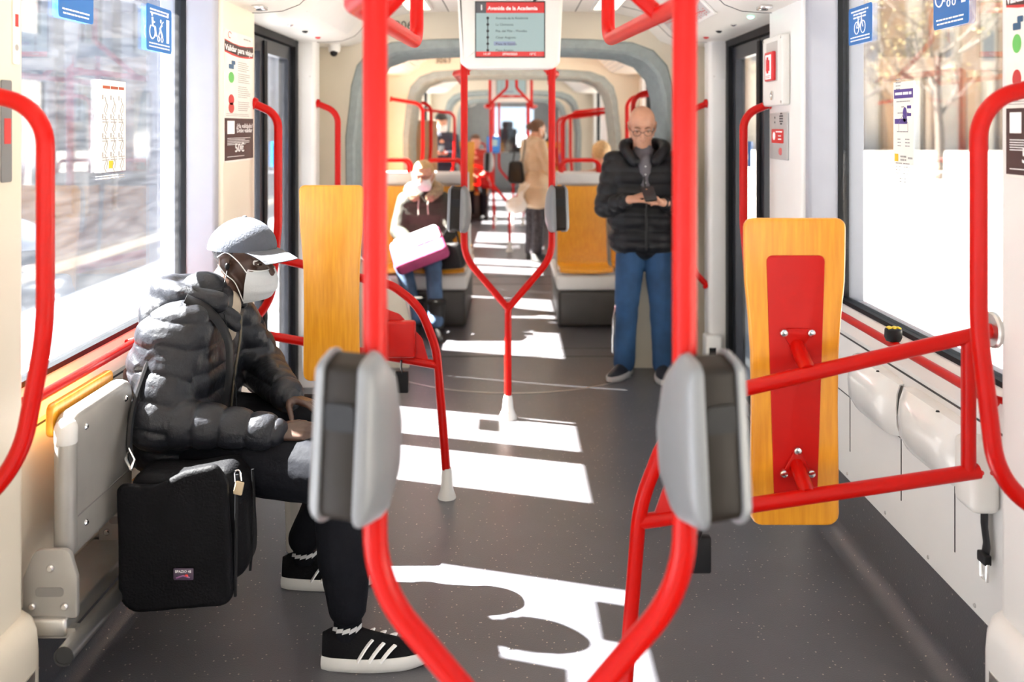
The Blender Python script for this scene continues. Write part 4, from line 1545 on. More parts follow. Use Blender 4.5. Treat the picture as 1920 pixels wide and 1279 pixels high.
# street furniture seen through the left window
def pole_thing(name, label, x, y, h, r, m, cat, extra=None):
    o = thing(name, (x, y, GZ+.12), label, cat)
    MB().lathe([(r*1.5, 0), (r*1.5, .04), (r, .06), (r, h), (r*.7, h+.02)], (x, y, GZ+.12), (0, 0, 1), 14).build('post', m, o)
    if extra:
        extra(o)
    return o
IRON = mat('grey_iron', (.07, .08, .11), rough=.5, var=.1)
def meter_head(o):
    x, y, z = o.location
    MB().rbox((x, y, z+1.62), (.42, .3, .55), .05).build('head', IRON, o)
    MB().tube(fillet([(x, y, z+1.9), (x, y, z+2.1), (x-.1, y+1.5, z+2.1), (x-.1, y+1.6, z+1.7)], .3, 8), .05, 10).build('hoop', IRON, o)
pole_thing('ticket_machine', 'dark ticket machine with a hooped top on the left pavement', -8.7, 18.8, 1.4, .16, IRON, 'ticket machine', meter_head)
pole_thing('bollard', 'thin dark post beside the ticket machine on the left pavement', -8.6, 20.2, 1.35, .05, IRON, 'post')
pole_thing('bollard', 'lone dark bollard farther along the left pavement', -7.4, 24.5, .9, .08, IRON, 'post')

# bare street trees on the plaza
BARK = mat('grey_bark', (.055, .043, .034), rough=.9, var=.2, vscale=8, bump=.4, bscale=25)
LEAF = mat('young_leaf', (.12, .095, .02), rough=.7, var=.2)
def tree(x, y, h, seed, label):
    rnd = random.Random(seed)
    o = thing('street_tree', (x, y, GZ+.06), label, 'tree', 'bare plaza trees')
    z0 = GZ+.06
    tr = [V(x, y, z0), V(x+.05, y, z0+h*.2), V(x-.03, y+.04, z0+h*.42), V(x+.04, y, z0+h*.62)]
    MB().tube(spline(tr, 4), [.17-.006*i for i in range(13)], 9).build('trunk', BARK, o)
    br, lf = MB(), MB()
    def grow(p, d, L, r, lev):
        pts = [p]
        for k in range(3):
            d = (d+V(rnd.uniform(-.18, .18), rnd.uniform(-.18, .18), rnd.uniform(0, .16))).normalized()
            pts.append(pts[-1]+d*L/3)
        br.tube(pts, [r, r*.85, r*.7, r*.5], 5)
        if lev == 0:
            for k in range(3):
                q = pts[-1]+V(rnd.uniform(-.3, .3), rnd.uniform(-.3, .3), rnd.uniform(-.2, .2))
                a, b = V(rnd.uniform(-1, 1), rnd.uniform(-1, 1), rnd.uniform(-1, 1)).normalized()*.07, V(rnd.uniform(-1, 1), rnd.uniform(-1, 1), rnd.uniform(-1, 1)).normalized()*.05
                lf.add([q-a, q+b, q+a, q-b], [(0, 1, 2, 3)])
            return
        for k in range(3 if lev > 1 else 4):
            nd = (d+V(rnd.uniform(-.9, .9), rnd.uniform(-.9, .9), rnd.uniform(-.15, .5))).normalized()
            grow(pts[rnd.choice((1, 2, 3))], nd, L*rnd.uniform(.55, .8), r*.55, lev-1)
    for k in range(7):
        a = 2*PI*k/7+rnd.random()
        st = V(x, y, z0+h*(.3+.05*k))
        grow(st, V(math.cos(a), math.sin(a), .75).normalized(), h*.28, .07, 2)
    br.build('branches', BARK, o, 0, False)
    tag(lf.build('leaves', LEAF, o, 0, False), kind='stuff')
    return o
tree(15.2, 43.0, 7.5, 3, 'slim bare tree at the left side of the right window')
tree(14.9, 32.6, 7.2, 5, 'bare tree with yellow buds in the middle of the right window')
tree(17.5, 58.0, 7.5, 8, 'smaller bare tree farther off in the right window')
tree(19.5, 47.0, 7.0, 11, 'bare tree behind the white notice on the right window')

# ------------------------------------------------------------------ people
def basis(f, u=(0, 0, 1)):
    f = Vector(f).normalized()
    u = Vector(u)
    r = f.cross(u).normalized()
    u = r.cross(f)
    return Matrix(((r.x, f.x, u.x), (r.y, f.y, u.y), (r.z, f.z, u.z)))

def remesh(mb, voxel, sm=4):
    me = mb.mesh('tmp')
    o = bpy.data.objects.new('tmp', me)
    COL.objects.link(o)
    m = o.modifiers.new('r', 'REMESH')
    m.mode = 'VOXEL'
    m.voxel_size = voxel
    if sm:
        m2 = o.modifiers.new('s', 'SMOOTH')
        m2.factor = .5
        m2.iterations = sm
    out = tmp_eval(o)
    bpy.data.meshes.remove(me)
    return out

def get_co(me):
    n = len(me.vertices)
    a = np.empty(n*3, dtype=np.float32)
    b = np.empty(n*3, dtype=np.float32)
    me.vertices.foreach_get('co', a)
    me.vertices.foreach_get('normal', b)
    return a.reshape(-1, 3).astype(np.float64), b.reshape(-1, 3).astype(np.float64)

def vnoise(P, scale, seed):
    """cheap smooth 3D noise: a sum of tilted sine waves"""
    rs = np.random.RandomState(seed)
    out = np.zeros(len(P))
    for k in range(9):
        d = rs.normal(size=3)
        d /= np.linalg.norm(d)
        out += np.sin(P @ d*scale*(.6+1.2*rs.rand())+rs.rand()*6.28)
    return out/5.

def quilt(me, bones, amp, lam, crinkle=.002, seed=1):
    """bones: list of (a, b, radius, start). Puffs between stitched rings round each bone"""
    P, N = get_co(me)
    best = np.full(len(P), 1e9)
    S = np.zeros(len(P))
    for a, b, r, st in bones:
        a, b = np.array(a), np.array(b)
        ab = b-a
        L = np.linalg.norm(ab)
        t = ((P-a) @ ab)/(L*L)
        tc = np.clip(t, 0, 1)
        d = np.linalg.norm(P-(a+tc[:, None]*ab), axis=1)-r
        m = d < best
        best[m] = d[m]
        S[m] = (st+t*L)[m]
    w = S+.006*vnoise(P, 14, seed)
    q = np.abs(np.sin(PI*w/lam))
    disp = amp*(np.power(q, .36)-.78)+crinkle*vnoise(P, 38, seed+1)*q+crinkle*.8*vnoise(P*np.array([1, 1, 1.8]), 75, seed+2)*q+crinkle*.5*vnoise(P, 150, seed+3)*q
    P = P+N*disp[:, None]
    me.vertices.foreach_set('co', P.astype(np.float32).ravel())
    me.update()

def wrinkle(me, amp, scale, seed=1):
    P, N = get_co(me)
    P = P+N*(amp*vnoise(P, scale, seed)+amp*.5*vnoise(P, scale*2.3, seed+5))[:, None]
    me.vertices.foreach_set('co', P.astype(np.float32).ravel())
    me.update()

def head_prims(mb, C, B, k=1., nose=1.):
    C = Vector(C)
    L = lambda r, f, u: C+B @ V(r*k, f*k, u*k)
    R = B
    E = lambda c, rad: mb.ell(L(*c), tuple(x*k for x in rad), R, 20, 13)
    E((0, -.012, .038), (.078, .098, .084))
    E((0, .012, -.02), (.066, .080, .085))
    E((0, .028, -.065), (.053, .060, .055))
    E((0, .056, -.100), (.026, .026, .022))
    for s in (-1, 1):
        mb.cap(L(s*.056, -.005, -.055), L(s*.020, .058, -.100), .020*k, .016*k)
        E((s*.040, .062, -.028), (.024, .022, .024))
        mb.cap(L(s*.012, .088, .022), L(s*.045, .074, .022), .010*k, .008*k)
        E((s*.012, .097, -.034), (.009, .011, .008))
        # ear: rim and lobe
        for a in range(6):
            t0, t1 = math.radians(-70+50*a), math.radians(-70+50*(a+1))
            if a < 5:
                p0 = L(s*(.083+.004*math.sin(t0)), -.014-.017*math.cos(t0)*-1, -.006+.030*math.sin(t0))
                p1 = L(s*(.083+.004*math.sin(t1)), -.014-.017*math.cos(t1)*-1, -.006+.030*math.sin(t1))
        E((s*.079, -.014, -.004), (.008, .019, .030))
        mb.cap(L(s*.085, -.028, .015), L(s*.083, -.022, -.022), .006*k, .005*k)
        mb.cap(L(s*.086, -.028, .015), L(s*.085, -.006, .024), .006*k, .005*k)
        E((s*.078, -.008, -.032), (.006, .009, .010))
    mb.cap(L(0, .086, .012), L(0, .106, -.028), .008*k, .0125*k*nose)
    E((0, .087, -.060), (.022, .011, .0065))
    E((0, .084, -.073), (.019, .011, .007))
    return L

def eyes(root, C, B, k, skin, iris=(.03, .018, .01)):
    L = lambda r, f, u: Vector(C)+B @ V(r*k, f*k, u*k)
    for s in (-1, 1):
        c = L(s*.032, .0705, .002)
        e = MB().ell(c, .0135*k, B, 16, 10).build('eye', mat('eye_white', (.70, .66, .60), rough=.25), root)
        d = (B @ V(0, 1, 0)).normalized()
        MB().lathe([(.0065*k, 0), (.005*k, .0012*k), (.001, .0016*k)], c+d*.0128*k, d, 14).build('iris', mat('iris_brown', iris, rough=.2), e)
        for z, r in ((.0065, .0042), (-.0065, .0032)):     # lids
            MB().tube([L(s*.018, .081, z*.25), L(s*.026, .0845, z), L(s*.036, .0835, z*1.05), L(s*.047, .074, z*.2)], r*k, 7).build('eyelid', skin, e)

def brows(root, C, B, k, m):
    L = lambda r, f, u: Vector(C)+B @ V(r*k, f*k, u*k)
    for s in (-1, 1):
        MB().tube([L(s*.012, .0955, .024), L(s*.03, .092, .031), L(s*.05, .080, .026)], [.0035*k, .004*k, .002*k], 7).build('eyebrow', m, root)

def hand(mb, W, d, n, side, curl=(25, 35, 40, 45), k=1., thumb=(.55, .75, .35), spread=1.):
    """W wrist, d pointing along the palm, n palm normal (fingers curl towards it), side=+1 thumb on d x n"""
    W, d = Vector(W), Vector(d).normalized()
    n = Vector(n)
    n = (n-d*n.dot(d)).normalized()
    t = d.cross(n)*side
    offs = (.028, .0095, -.009, -.026)
    lens = ((.042, .026, .021), (.046, .029, .022), (.042, .027, .021), (.034, .021, .019))
    palm = (.088, .092, .088, .080)
    mb.cap(W-d*.02, W+d*.02, .024*k, .022*k)
    for i in range(4):
        kn = W+d*palm[i]*k+t*offs[i]*k*spread
        mb.cap(W+d*.015*k+t*offs[i]*.55*k, kn, .0145*k, .0112*k, 10)
        p, a = kn, 0.
        for j in range(3):
            a += math.radians(curl[i]*(1. if j else .8))
            q = p+(d*math.cos(a)+n*math.sin(a)+t*.03*(1.5-i)*spread)*lens[i][j]*k
            mb.cap(p, q, (.0098-.0009*j)*k, (.0090-.0009*j)*k, 10)
            p = q
    b = W+d*.022*k+t*.020*k+n*.006
    v = (d*thumb[0]+t*thumb[1]+n*thumb[2]).normalized()
    m1 = b+v*.042*k
    mb.cap(b, m1, .0150*k, .0118*k, 10)
    v2 = (v+d*.45+n*.25).normalized()
    m2 = m1+v2*.032*k
    mb.cap(m1, m2, .0112*k, .0100*k, 10)
    v3 = (v2+n*.25+d*.15).normalized()
    mb.cap(m2, m2+v3*.026*k, .0100*k, .0085*k, 10)

def limb(mb, pts, rad):
    for i in range(len(pts)-1):
        mb.cap(pts[i], pts[i+1], rad[i], rad[i+1])

def shoe(root, heel, d, L, m_up, m_sole, stripes=None, boot=0., name='shoe', z=0.):
    """heel point on the floor, d pointing to the toe"""
    heel = V(heel[0], heel[1], z)
    d = V(d[0], d[1], 0).normalized()
    w = V(-d.y, d.x, 0)
    def wid(t):
        return L*(.115+.06*math.sin(PI*min(1, t*1.05)*.5)+.02*math.sin(2*PI*t-1.2))*(1-max(0, (t-.72)/.28)**2.2*.62)*(1-max(0, (.1-t)/.1)**2*.35)
    def hgt(t):
        return L*((.34 if t < .30 else .34-.19*((t-.30)/.45)**.8 if t < .75 else .15-.07*((t-.75)/.25)**1.5))
    ts = [0, .03, .08, .16, .25, .34, .43, .52, .61, .70, .79, .87, .93, .97, 1.0]
    def S(t, a, q=1.):
        hh = hgt(t)*.86
        if t < .12:
            hh *= (.8+.2*(t/.12))
        return heel+d*(t*L)+w*(math.cos(a)*wid(t)*.93*q*(1-.28*max(0, math.sin(a))**2*(1 if t < .5 else .6)))+V(0, 0, L*.085+max(0, math.sin(a))*hh*q)
    rings = []
    for t in ts:
        rings.append([S(t, PI*j/12) for j in range(13)]+[S(t, 0)-V(0, 0, .02)*0+w*(wid(t)*.93*(-2*j/5)) for j in (4, 3, 2, 1)][::-1])
    o = MB().loft(rings).build(name, m_up, root)
    sole = []
    for hz, q in ((.0, .92), (.012, 1.0), (.05, 1.05), (.10, 1.02), (.125, .95)):
        ring = []
        for t in [k/14 for k in range(15)]:
            ring.append(heel+d*((t-.5)*(1.0+.03*(q-.9)*5)+.5)*L+w*wid(t)*q+V(0, 0, hz*L+.035*L*max(0, t-.8)*5*(0 if hz > .05 else .6)))
        for t in [k/14 for k in range(14, -1, -1)]:
            ring.append(heel+d*((t-.5)*(1.0+.03*(q-.9)*5)+.5)*L-w*wid(t)*q+V(0, 0, hz*L+.035*L*max(0, t-.8)*5*(0 if hz > .05 else .6)))
        sole.append(ring)
    MB().loft(sole).build('sole', m_sole, o)
    if stripes:
        for k in range(3):
            for sg in (0, 1):
                t0 = .36+.105*k
                pts = []
                for j in range(6):
                    a = .10+.85*j/5
                    t = t0+.13*j/5-.02
                    pts.append(S(t, a if sg == 0 else PI-a, 1.012))
                MB().tube(pts, .0125, 6, .3, (d.x*0, d.y*0, 1)).build('stripe', stripes, o)
    return o

def grow_person(label, loc, head, neck, sh, el, wr, hp, kn, an, skin, spine, hands, voxel=.005, category='person', hand_k=1., nose=1.):
    """empty at the feet + one continuous body mesh under the clothes"""
    root = thing('person', loc, label, 'person')
    C, B, k = head
    mb = MB()
    head_prims(mb, C, B, k, nose)
    L = lambda r, f, u: Vector(C)+B @ V(r*k, f*k, u*k)
    mb.cap(L(0, -.030, -.045), neck, .055*k, .060*k)
    limb(mb, spine, [.10]*len(spine))
    mb.cap(sh[0], sh[1], .055)
    mb.cap(hp[0], hp[1], .09)
    for i in (0, 1):
        limb(mb, [sh[i], el[i], wr[i]], [.047, .040, .027])
        limb(mb, [hp[i], kn[i], an[i]], [.075, .052, .036])
        if hands[i]:
            h = hands[i]
            hand(mb, wr[i], h[0], h[1], h[2], h[3], hand_k, *(h[4:]))
    me = remesh(mb, voxel, 3)
    link('body', me, skin, root, 0)
    root.children[0].data.polygons.foreach_set('use_smooth', [True]*len(root.children[0].data.polygons))
    return root

def cloth(root, name, mb, m, voxel=.007, sm=6, quilts=None, wr=None):
    me = remesh(mb, voxel, sm)
    if quilts:
        quilt(me, *quilts)
    if wr:
        wrinkle(me, *wr)
    o = link(name, me, m, root, 0)
    me.polygons.foreach_set('use_smooth', [True]*len(me.polygons))
    return o

def face_mask(root, C, B, k, m, strap, sides=(-1, 1)):
    L = lambda r, f, u: Vector(C)+B @ V(r*k, f*k, u*k)
    G = []
    nv = 15
    for j in range(nv):
        v = j/(nv-1)
        u = -.024-.092*v
        bulge = math.sin(PI*min(1, v*1.02))**.6
        row = []
        for i in range(17):
            a = -1+2*i/16
            th = a*1.22
            ra = .058+.014*bulge+.004*math.sin(v*PI)
            f = .038+(.064+.016*bulge-(.012*(v-.6)/.4 if v > .6 else 0))*math.cos(th)
            r = (ra+.008)*math.sin(th)
            pleat = .0016*math.sin(v*PI*7)*(1-abs(a)**3)
            uu = u+(.008*(1-abs(a))**1.5 if j == 0 else 0)+.014*(abs(a)**2)*(v-.45)*-1
            row.append(L(r, f+pleat, uu))
        G.append(row)
    o = MB().grid(G, .0016).build('face_mask', m, root)
    MB().tube([G[0][i]+(B @ V(0, .002, 0)) for i in range(17)], .0018, 6).build('mask_edge', strap, o)
    for s in sides:
        e = 16 if s > 0 else 0
        MB().tube(spline([G[1][e], L(s*.083, .035, .010), L(s*.088, -.004, .030), L(s*.09, -.034, .012)], 5), .0018, 6).build('ear_loop', strap, o)
        MB().tube(spline([G[-2][e], L(s*.078, .03, -.06), L(s*.087, .0, -.038), L(s*.09, -.03, -.01)], 5), .0018, 6).build('ear_loop', strap, o)
    return o

def hair_cap(root, C, B, k, m, front=.05, low=-.03, grow=1.08, name='hair'):
    """hair over the skull: follows the cranium, longer behind"""
    L = lambda r, f, u: Vector(C)+B @ V(r*k, f*k, u*k)
    G = []
    for j in range(13):
        row = []
        for i in range(33):
            az = 2*PI*i/32
            fr = math.cos(az)            # +1 front
            lo = front if fr > .35 else low+(front-low)*max(0, (fr+.25)/.6)**2 if fr > -.25 else low-.02
            th0 = math.acos(max(-1, min(1, (lo-.038)/(.084*grow))))
            th = th0*(j/12)
            row.append(L(math.sin(az)*math.sin(th)*.078*grow, -.012+fr*math.sin(th)*.098*grow, .038+math.cos(th)*.084*grow))
        G.append(row)
    o = MB().grid(G, .006).build(name, m, root)
    return o

HAIR = mat('dark_hair', (.012, .010, .009), rough=.5, var=.3, vscale=80, bump=.5, bscale=180)
BROWNHAIR = mat('brown_hair', (.10, .045, .02), rough=.5, var=.3, vscale=60, bump=.5, bscale=150)
BLONDHAIR = mat('blond_hair', (.42, .27, .12), rough=.5, var=.25, vscale=60, bump=.5, bscale=150)
MASKW = mat('white_mask', (.72, .73, .72), rough=.8, var=.03, bump=.1, bscale=200)
STRAP = mat('white_elastic', (.75, .75, .74), rough=.7)
SKIN_D = mat('dark_skin', (.060, .030, .020), rough=.42, var=.15, vscale=30, bump=.06, bscale=180)
SKIN_L = mat('light_skin', (.52, .27, .18), rough=.48, var=.08, vscale=25, bump=.05, bscale=200, trans=.08)

# --- seated man in cap -------------------------------------------------------------
NYLON = mat('charcoal_nylon', (.012, .013, .017), rough=.42, var=.15, vscale=25, bump=.3, bscale=55, spec=.35)
TRACK = mat('black_tracksuit', (.006, .0065, .009), rough=.75, var=.2, bump=.25, bscale=45, spec=.1)
yaw = math.radians(20)
HB = basis((math.cos(yaw), -math.sin(yaw), -.10))
HC = V(-.905, 3.15, 1.105)
sh = [V(-1.00, 2.85, .925), V(-.985, 3.19, .935)]      # near (right) arm, far (left) arm
el = [V(-1.045, 2.745, .685), V(-.88, 3.28, .70)]
wr = [V(-.70, 2.735, .655), V(-.715, 2.99, .685)]
hp = [V(-1.02, 2.89, .555), V(-1.02, 3.11, .555)]
kn = [V(-.495, 2.70, .545), V(-.53, 3.20, .53)]
an = [V(-.475, 2.70, .11), V(-.70, 3.16, .11)]
spine = [V(-1.05, 3.0, .58), V(-1.05, 3.0, .75), V(-1.03, 3.01, .88)]
man = grow_person('seated man in a grey cap, black puffer jacket and face mask', (-.8, 2.95, 0), (HC, HB, 1.06), V(-.975, 3.05, .97), sh, el, wr, hp, kn, an, SKIN_D, spine,
    [((1, .15, .0), (.1, .5, -.9), 1, (22, 28, 32, 36)), ((1, -.45, -.15), (.1, -.3, -1), -1, (20, 26, 30, 34))], .005)
J = MB()
for z, x, r, hw in ((.60, -1.045, .145, .12), (.70, -1.05, .142, .135), (.80, -1.045, .140, .145), (.89, -1.03, .125, .15)):
    J.cap((x, 3.01-hw, z), (x, 3.01+hw, z), r)
J.cap((-1.045, 3.01, .60), (-1.0, 3.02, .98), .14, .10)
J.cap(sh[0], sh[1], .085)
for i in (0, 1):
    limb(J, [sh[i], el[i], wr[i]-(wr[i]-el[i])*.03], [.094, .086, .052])
jk = cloth(man, 'puffer_jacket', J, NYLON, .0055, 14,
    ([(V(-1.045, 3.01, .50), V(-1.0, 3.02, 1.02), .27, .0), (sh[0], el[0], .09, .01), (el[0], wr[0], .07, .27), (sh[1], el[1], .09, .01), (el[1], wr[1], .07, .27)], .013, .078, .0012, 3))
H = MB()
hood = spline([(-.92, 2.915, 1.0), (-1.02, 2.91, 1.025), (-1.10, 2.96, 1.03), (-1.125, 3.04, 1.03), (-1.08, 3.13, 1.025), (-.96, 3.15, 1.0)], 4)
for i in range(len(hood)-1):
    H.cap(hood[i], hood[i+1], .034+.006*math.sin(PI*i/len(hood)), .034+.006*math.sin(PI*(i+1)/len(hood)))
H.ell((-1.07, 3.03, 1.0), (.10, .14, .05))
H.ell((-1.12, 2.99, .95), (.06, .13, .07))
cloth(man, 'hood', H, NYLON, .006, 5, None, (.0055, 38, 7))
K = MB()
col = spline([(-.875, 2.965, .945), (-.925, 2.94, .99), (-1.0, 2.965, 1.02), (-1.02, 3.04, 1.03), (-.98, 3.11, 1.02), (-.90, 3.12, .99)], 5)
for i in range(len(col)-1):
    K.cap(col[i], col[i+1], .017)
    K.cap(col[i]-V(0, 0, .03), col[i+1]-V(0, 0, .03), .018)
cloth(man, 'collar', K, NYLON, .005, 3)
S_ = MB()
S_.cap((-.955, 3.03, .90), (-.945, 3.05, .965), .066, .06)
cloth(man, 'shirt', S_, mat('beige_shirt', (.38, .32, .25), rough=.8), .007, 3)
zf = MB().tube(spline([(-.862, 2.97, .955), (-.862, 2.96, .88), (-.875, 2.95, .78), (-.885, 2.945, .68), (-.89, 2.94, .60)], 5), .004, 7)
zf.build('zip', mat('zip_metal', (.10, .085, .06), rough=.45, metal=.5), man)
MB().tube(spline([(-.99, 2.83, 1.03), (-.925, 2.855, .985), (-.875, 2.87, .90), (-.868, 2.87, .80), (-.88, 2.86, .68)], 5), .02, 8, .2, (1, 0, 0)).build('shoulder_strap', BLACKP, man)
T = MB()
T.cap(hp[0], hp[1], .125)
for i in (0, 1):
    limb(T, [hp[i], kn[i]], [.118, .093])
    limb(T, [kn[i], kn[i]*.45+an[i]*.55, an[i]+V(0, 0, .055)], [.092, .080, .058])
cloth(man, 'trousers', T, TRACK, .0075, 6, None, (.0035, 26, 4))
for i in (0, 1):
    a = an[i]
    MB().tube([a+V(0, 0, .06), a+V(0, 0, -.03)], .041, 14).build('sock', TRACK, man)
ZIGW = mat('white_zigzag', (.55, .55, .55), rough=.7)
SOLE = mat('white_sole', (.66, .65, .63), rough=.55, var=.05)
KNIT = mat('black_knit', (.006, .006, .007), rough=.8, var=.2, bump=.3, bscale=200, spec=.1)
s1 = shoe(man, (-.545, 2.685), (1, .08), .305, KNIT, SOLE, WPRINT)
s2 = shoe(man, (-.775, 3.155), (1, .05), .305, KNIT, SOLE, WPRINT)
for a in an:     # patterned sock band above the shoe
    for k in range(5):
        t = -2.4+.45*k
        p = a+V(math.cos(t)*.0425, math.sin(t)*.0425, .002)
        MB().slab([(-.012, -.008), (.010, -.002), (.012, .010), (-.008, .004)], .002, frame(p, (-math.sin(t), math.cos(t), 0), (0, 0, 1))).build('sock_mark', ZIGW, man)
# cap
def cap_hat(root, C, B, k, m, m2):
    L = lambda r, f, u: Vector(C)+B @ V(r*k, f*k, u*k)
    G = []
    for j in range(11):
        th = (PI/2)*j/10*1.04
        row = []
        for i in range(37):
            a = 2*PI*i/36
            seam = 1-.012*max(0, math.cos(a*3))**20
            row.append(L(math.sin(a)*math.sin(th)*.092*seam, -.010+math.cos(a)*math.sin(th)*.114*seam, .046+math.cos(th)*.088-.020*(1-math.cos(a))*.5*math.sin(th)))
        G.append(row)
    c = MB().grid(G, .003).build('cap', m, root)
    Bm = []
    for j in range(7):
        t = j/6
        row = []
        for i in range(19):
            a = -1+2*i/18
            fx = .094+.094*t*(1-.30*abs(a)**2.2)
            row.append(L(a*(.080-.006*t)*(1-.05*t), fx-.036*abs(a)**2*(1-t*.2), .046-.002*t-.016*t*t-.018*(abs(a)**2)*(.4+.6*t)))
        Bm.append(row)
    MB().grid(Bm, .004).build('brim', m2, c)
    MB().ell(L(0, -.01, .133), (.008, .008, .005), None, 10, 6).build('button', m, c)
    for s in (-1, 1):
        MB().tube([L(s*.02, .075, .085), L(s*.035, .07, .082), L(s*.05, .06, .08)], .003, 6).build('embroidery', WPRINT, c)
CAPM = mat('grey_cap_cotton', (.060, .068, .088), rough=.8, var=.1, bump=.2, bscale=120)
cap_hat(man, HC, HB, 1.06, CAPM, mat('cap_brim', (.10, .105, .12), rough=.8, bump=.15, bscale=120))
eyes(man, HC, HB, 1.06, SKIN_D)
face_mask(man, HC, HB, 1.06, mat('grey_white_mask', (.52, .54, .55), rough=.8, bump=.1, bscale=200), STRAP)
LH = lambda r, f, u: HC+HB @ V(r*1.06, f*1.06, u*1.06)
MB().ell(LH(.088, .004, -.012), (.008, .009, .012)).build('earbud', BLACKP, man)
MB().tube(spline([LH(.088, .006, -.02), V(-.915, 2.95, 1.0), V(-.87, 2.90, .85), V(-.85, 2.88, .70), V(-.84, 2.85, .62)], 6), .0016, 5).build('earbud_wire', BLACKP, man)
hairm = hair_cap(man, HC, HB, 1.06, HAIR, .06, -.05, 1.015)

# --- his shoulder bag
bag = thing('shoulder_bag', (-.9, 2.6, .24), 'black messenger bag with a small badge hanging beside the seated man', 'bag')
BAGM = mat('black_bag_nylon', (.0045, .0045, .0055), rough=.65, var=.2, bump=.25, bscale=150, spec=.1)
rt = Matrix.Rotation(math.radians(-4), 4, 'Y')
def bagM(o):
    return frame(o, (1, 0, .06), (-.06, 0, 1))
def soft(name, ol, th, M, bev, amp, seed):
    k = MB().slab(ol, th, M, bev, 4)
    me = remesh(k, .007, 6)
    wrinkle(me, amp, 16, seed)
    return link(name, me, BAGM, bag, 60)
soft('body', round_poly([(-.14, -.165), (.165, -.15), (.175, .10), (.13, .165), (.0, .15), (-.14, .16)], [.05, .05, .05, .04, .2, .05], 5), .15, bagM((-.905, 2.715, .44)), .03, .004, 2)
soft('front_flap', round_poly([(-.165, -.195), (.145, -.185), (.150, .15), (.12, .20), (.03, .185), (-.05, .15), (-.155, .165)], [.06, .04, .04, .03, .1, .1, .06], 5), .032, bagM((-.91, 2.552, .43)), .012, .003, 6)
MB().tube(spline([(-.755, 2.545, .27), (-.752, 2.545, .45), (-.752, 2.55, .60)], 5), .005, 6).build('piping', BLACKP, bag)
MB().tube(spline([(-.738, 2.63, .30), (-.728, 2.635, .45), (-.735, 2.645, .58)], 5), .004, 6).build('piping', BLACKP, bag)
bd = MB().slab(rrect(.054, .032, .004), .003, facing_camera((-.885, 2.516, .345)), .001).build('badge', mat('badge_dark', (.05, .03, .06), rough=.4), bag)
a = MB()
put_text(a, facing_camera((-.885, 2.512, .350)), 0, 0, 'SPAZIO 4S', .0095, 'CENTER', .0006)
a.build('badge_lettering', WPRINT, bd, 0)
a = MB()
stroke(a, facing_camera((-.885, 2.512, .340)), [(-.018, -.004), (.0, .002), (.018, -.003)], .002)
a.build('badge_swirl', mat('badge_swirl', (.25, .10, .25), rough=.4), bd)
MB().ell((-.876, 2.511, .342), (.005, .002, .004)).build('badge_dot', RPRINT, bd)
MB().tube(spline([(-1.055, 2.60, .60), (-1.075, 2.62, .66), (-1.085, 2.68, .75), (-1.07, 2.75, .86)], 5), .009, 7).build('strap', BLACKP, bag)
MB().tube([(-1.055, 2.585, .60), (-1.07, 2.585, .63), (-1.06, 2.585, .66), (-1.045, 2.585, .63), (-1.055, 2.585, .60)], .004, 7).build('snap_hook', CHROME, bag)
pd = MB().rbox((-.745, 2.545, .565), (.024, .008, .036), .003, Matrix.Rotation(math.radians(12), 3, 'Y')).build('tag_plate', mat('cardboard_tag', (.45, .35, .22), rough=.6), bag)
MB().tube(fillet([(-.755, 2.545, .582), (-.757, 2.545, .612), (-.742, 2.545, .615), (-.738, 2.545, .585)], .008, 5), .0025, 7).build('tag_loop', CHROME, pd)

# --- shopping bag on the floor
sb = thing('shopping_bag', (-.7, 3.42, 0), 'white and green shopping bag on the floor behind the man\'s legs', 'bag')
SBW = mat('bag_white', (.58, .55, .50), rough=.6, var=.05, bump=.3, bscale=15)
SBG = mat('bag_green', (.01, .24, .16), rough=.6, var=.05)
MB().slab(round_poly([(-.14, 0), (.14, 0), (.155, .33), (-.15, .34)], .015, 3), .14, facing_camera((-.68, 3.52, .0)), .012, 2).build('body', SBW, sb)
MB().slab([(-.118, .012), (-.092, .012), (-.10, .33), (-.128, .33)], .004, facing_camera((-.68, 3.384, 0))).build('green_band', SBG, sb)
MB().slab([(-.092, .115), (.13, .115), (.132, .142), (-.093, .142)], .004, facing_camera((-.68, 3.384, 0))).build('green_band', SBG, sb)
for z0 in (.20, .10):
    MB().tube(spline([(-.70, 3.37, z0+.06), (-.715, 3.36, z0+.01), (-.69, 3.355, z0-.03), (-.66, 3.36, z0)], 5), .006, 7).build('handle', BLACKP, sb)

# --- standing man with phone --------------------------------------------------------
PUFF = mat('black_down', (.008, .0085, .011), rough=.48, var=.2, vscale=25, bump=.2, bscale=70, spec=.32)
JEANS = mat('blue_denim', (.016, .060, .150), rough=.8, var=.35, vscale=7, bump=.2, bscale=160)
B2 = basis((-.10, -.93, -.40))
C2 = V(.795, 5.70, 1.553)
sh = [V(.635, 5.80, 1.325), V(1.005, 5.80, 1.325)]
el = [V(.575, 5.74, 1.06), V(1.035, 5.74, 1.06)]
wr = [V(.695, 5.555, 1.115), V(.90, 5.54, 1.10)]
hp = [V(.745, 5.82, .86), V(.905, 5.82, .86)]
kn = [V(.715, 5.79, .47), V(.925, 5.78, .47)]
an = [V(.70, 5.82, .10), V(.935, 5.79, .10)]
man2 = grow_person('bald standing man in glasses and a black down jacket, looking at a phone', (.82, 5.8, 0), (C2, B2, 1.0), V(.81, 5.80, 1.39), sh, el, wr, hp, kn, an, SKIN_L,
    [V(.825, 5.82, .92), V(.825, 5.82, 1.22)], [((.9, -.25, .35), (.55, .1, -.75), -1, (38, 48, 52, 55), (.7, .5, .1)), ((-.95, -.2, .15), (.1, -.35, .9), -1, (30, 40, 45, 50), (.5, .7, .5))], .005)
J = MB()
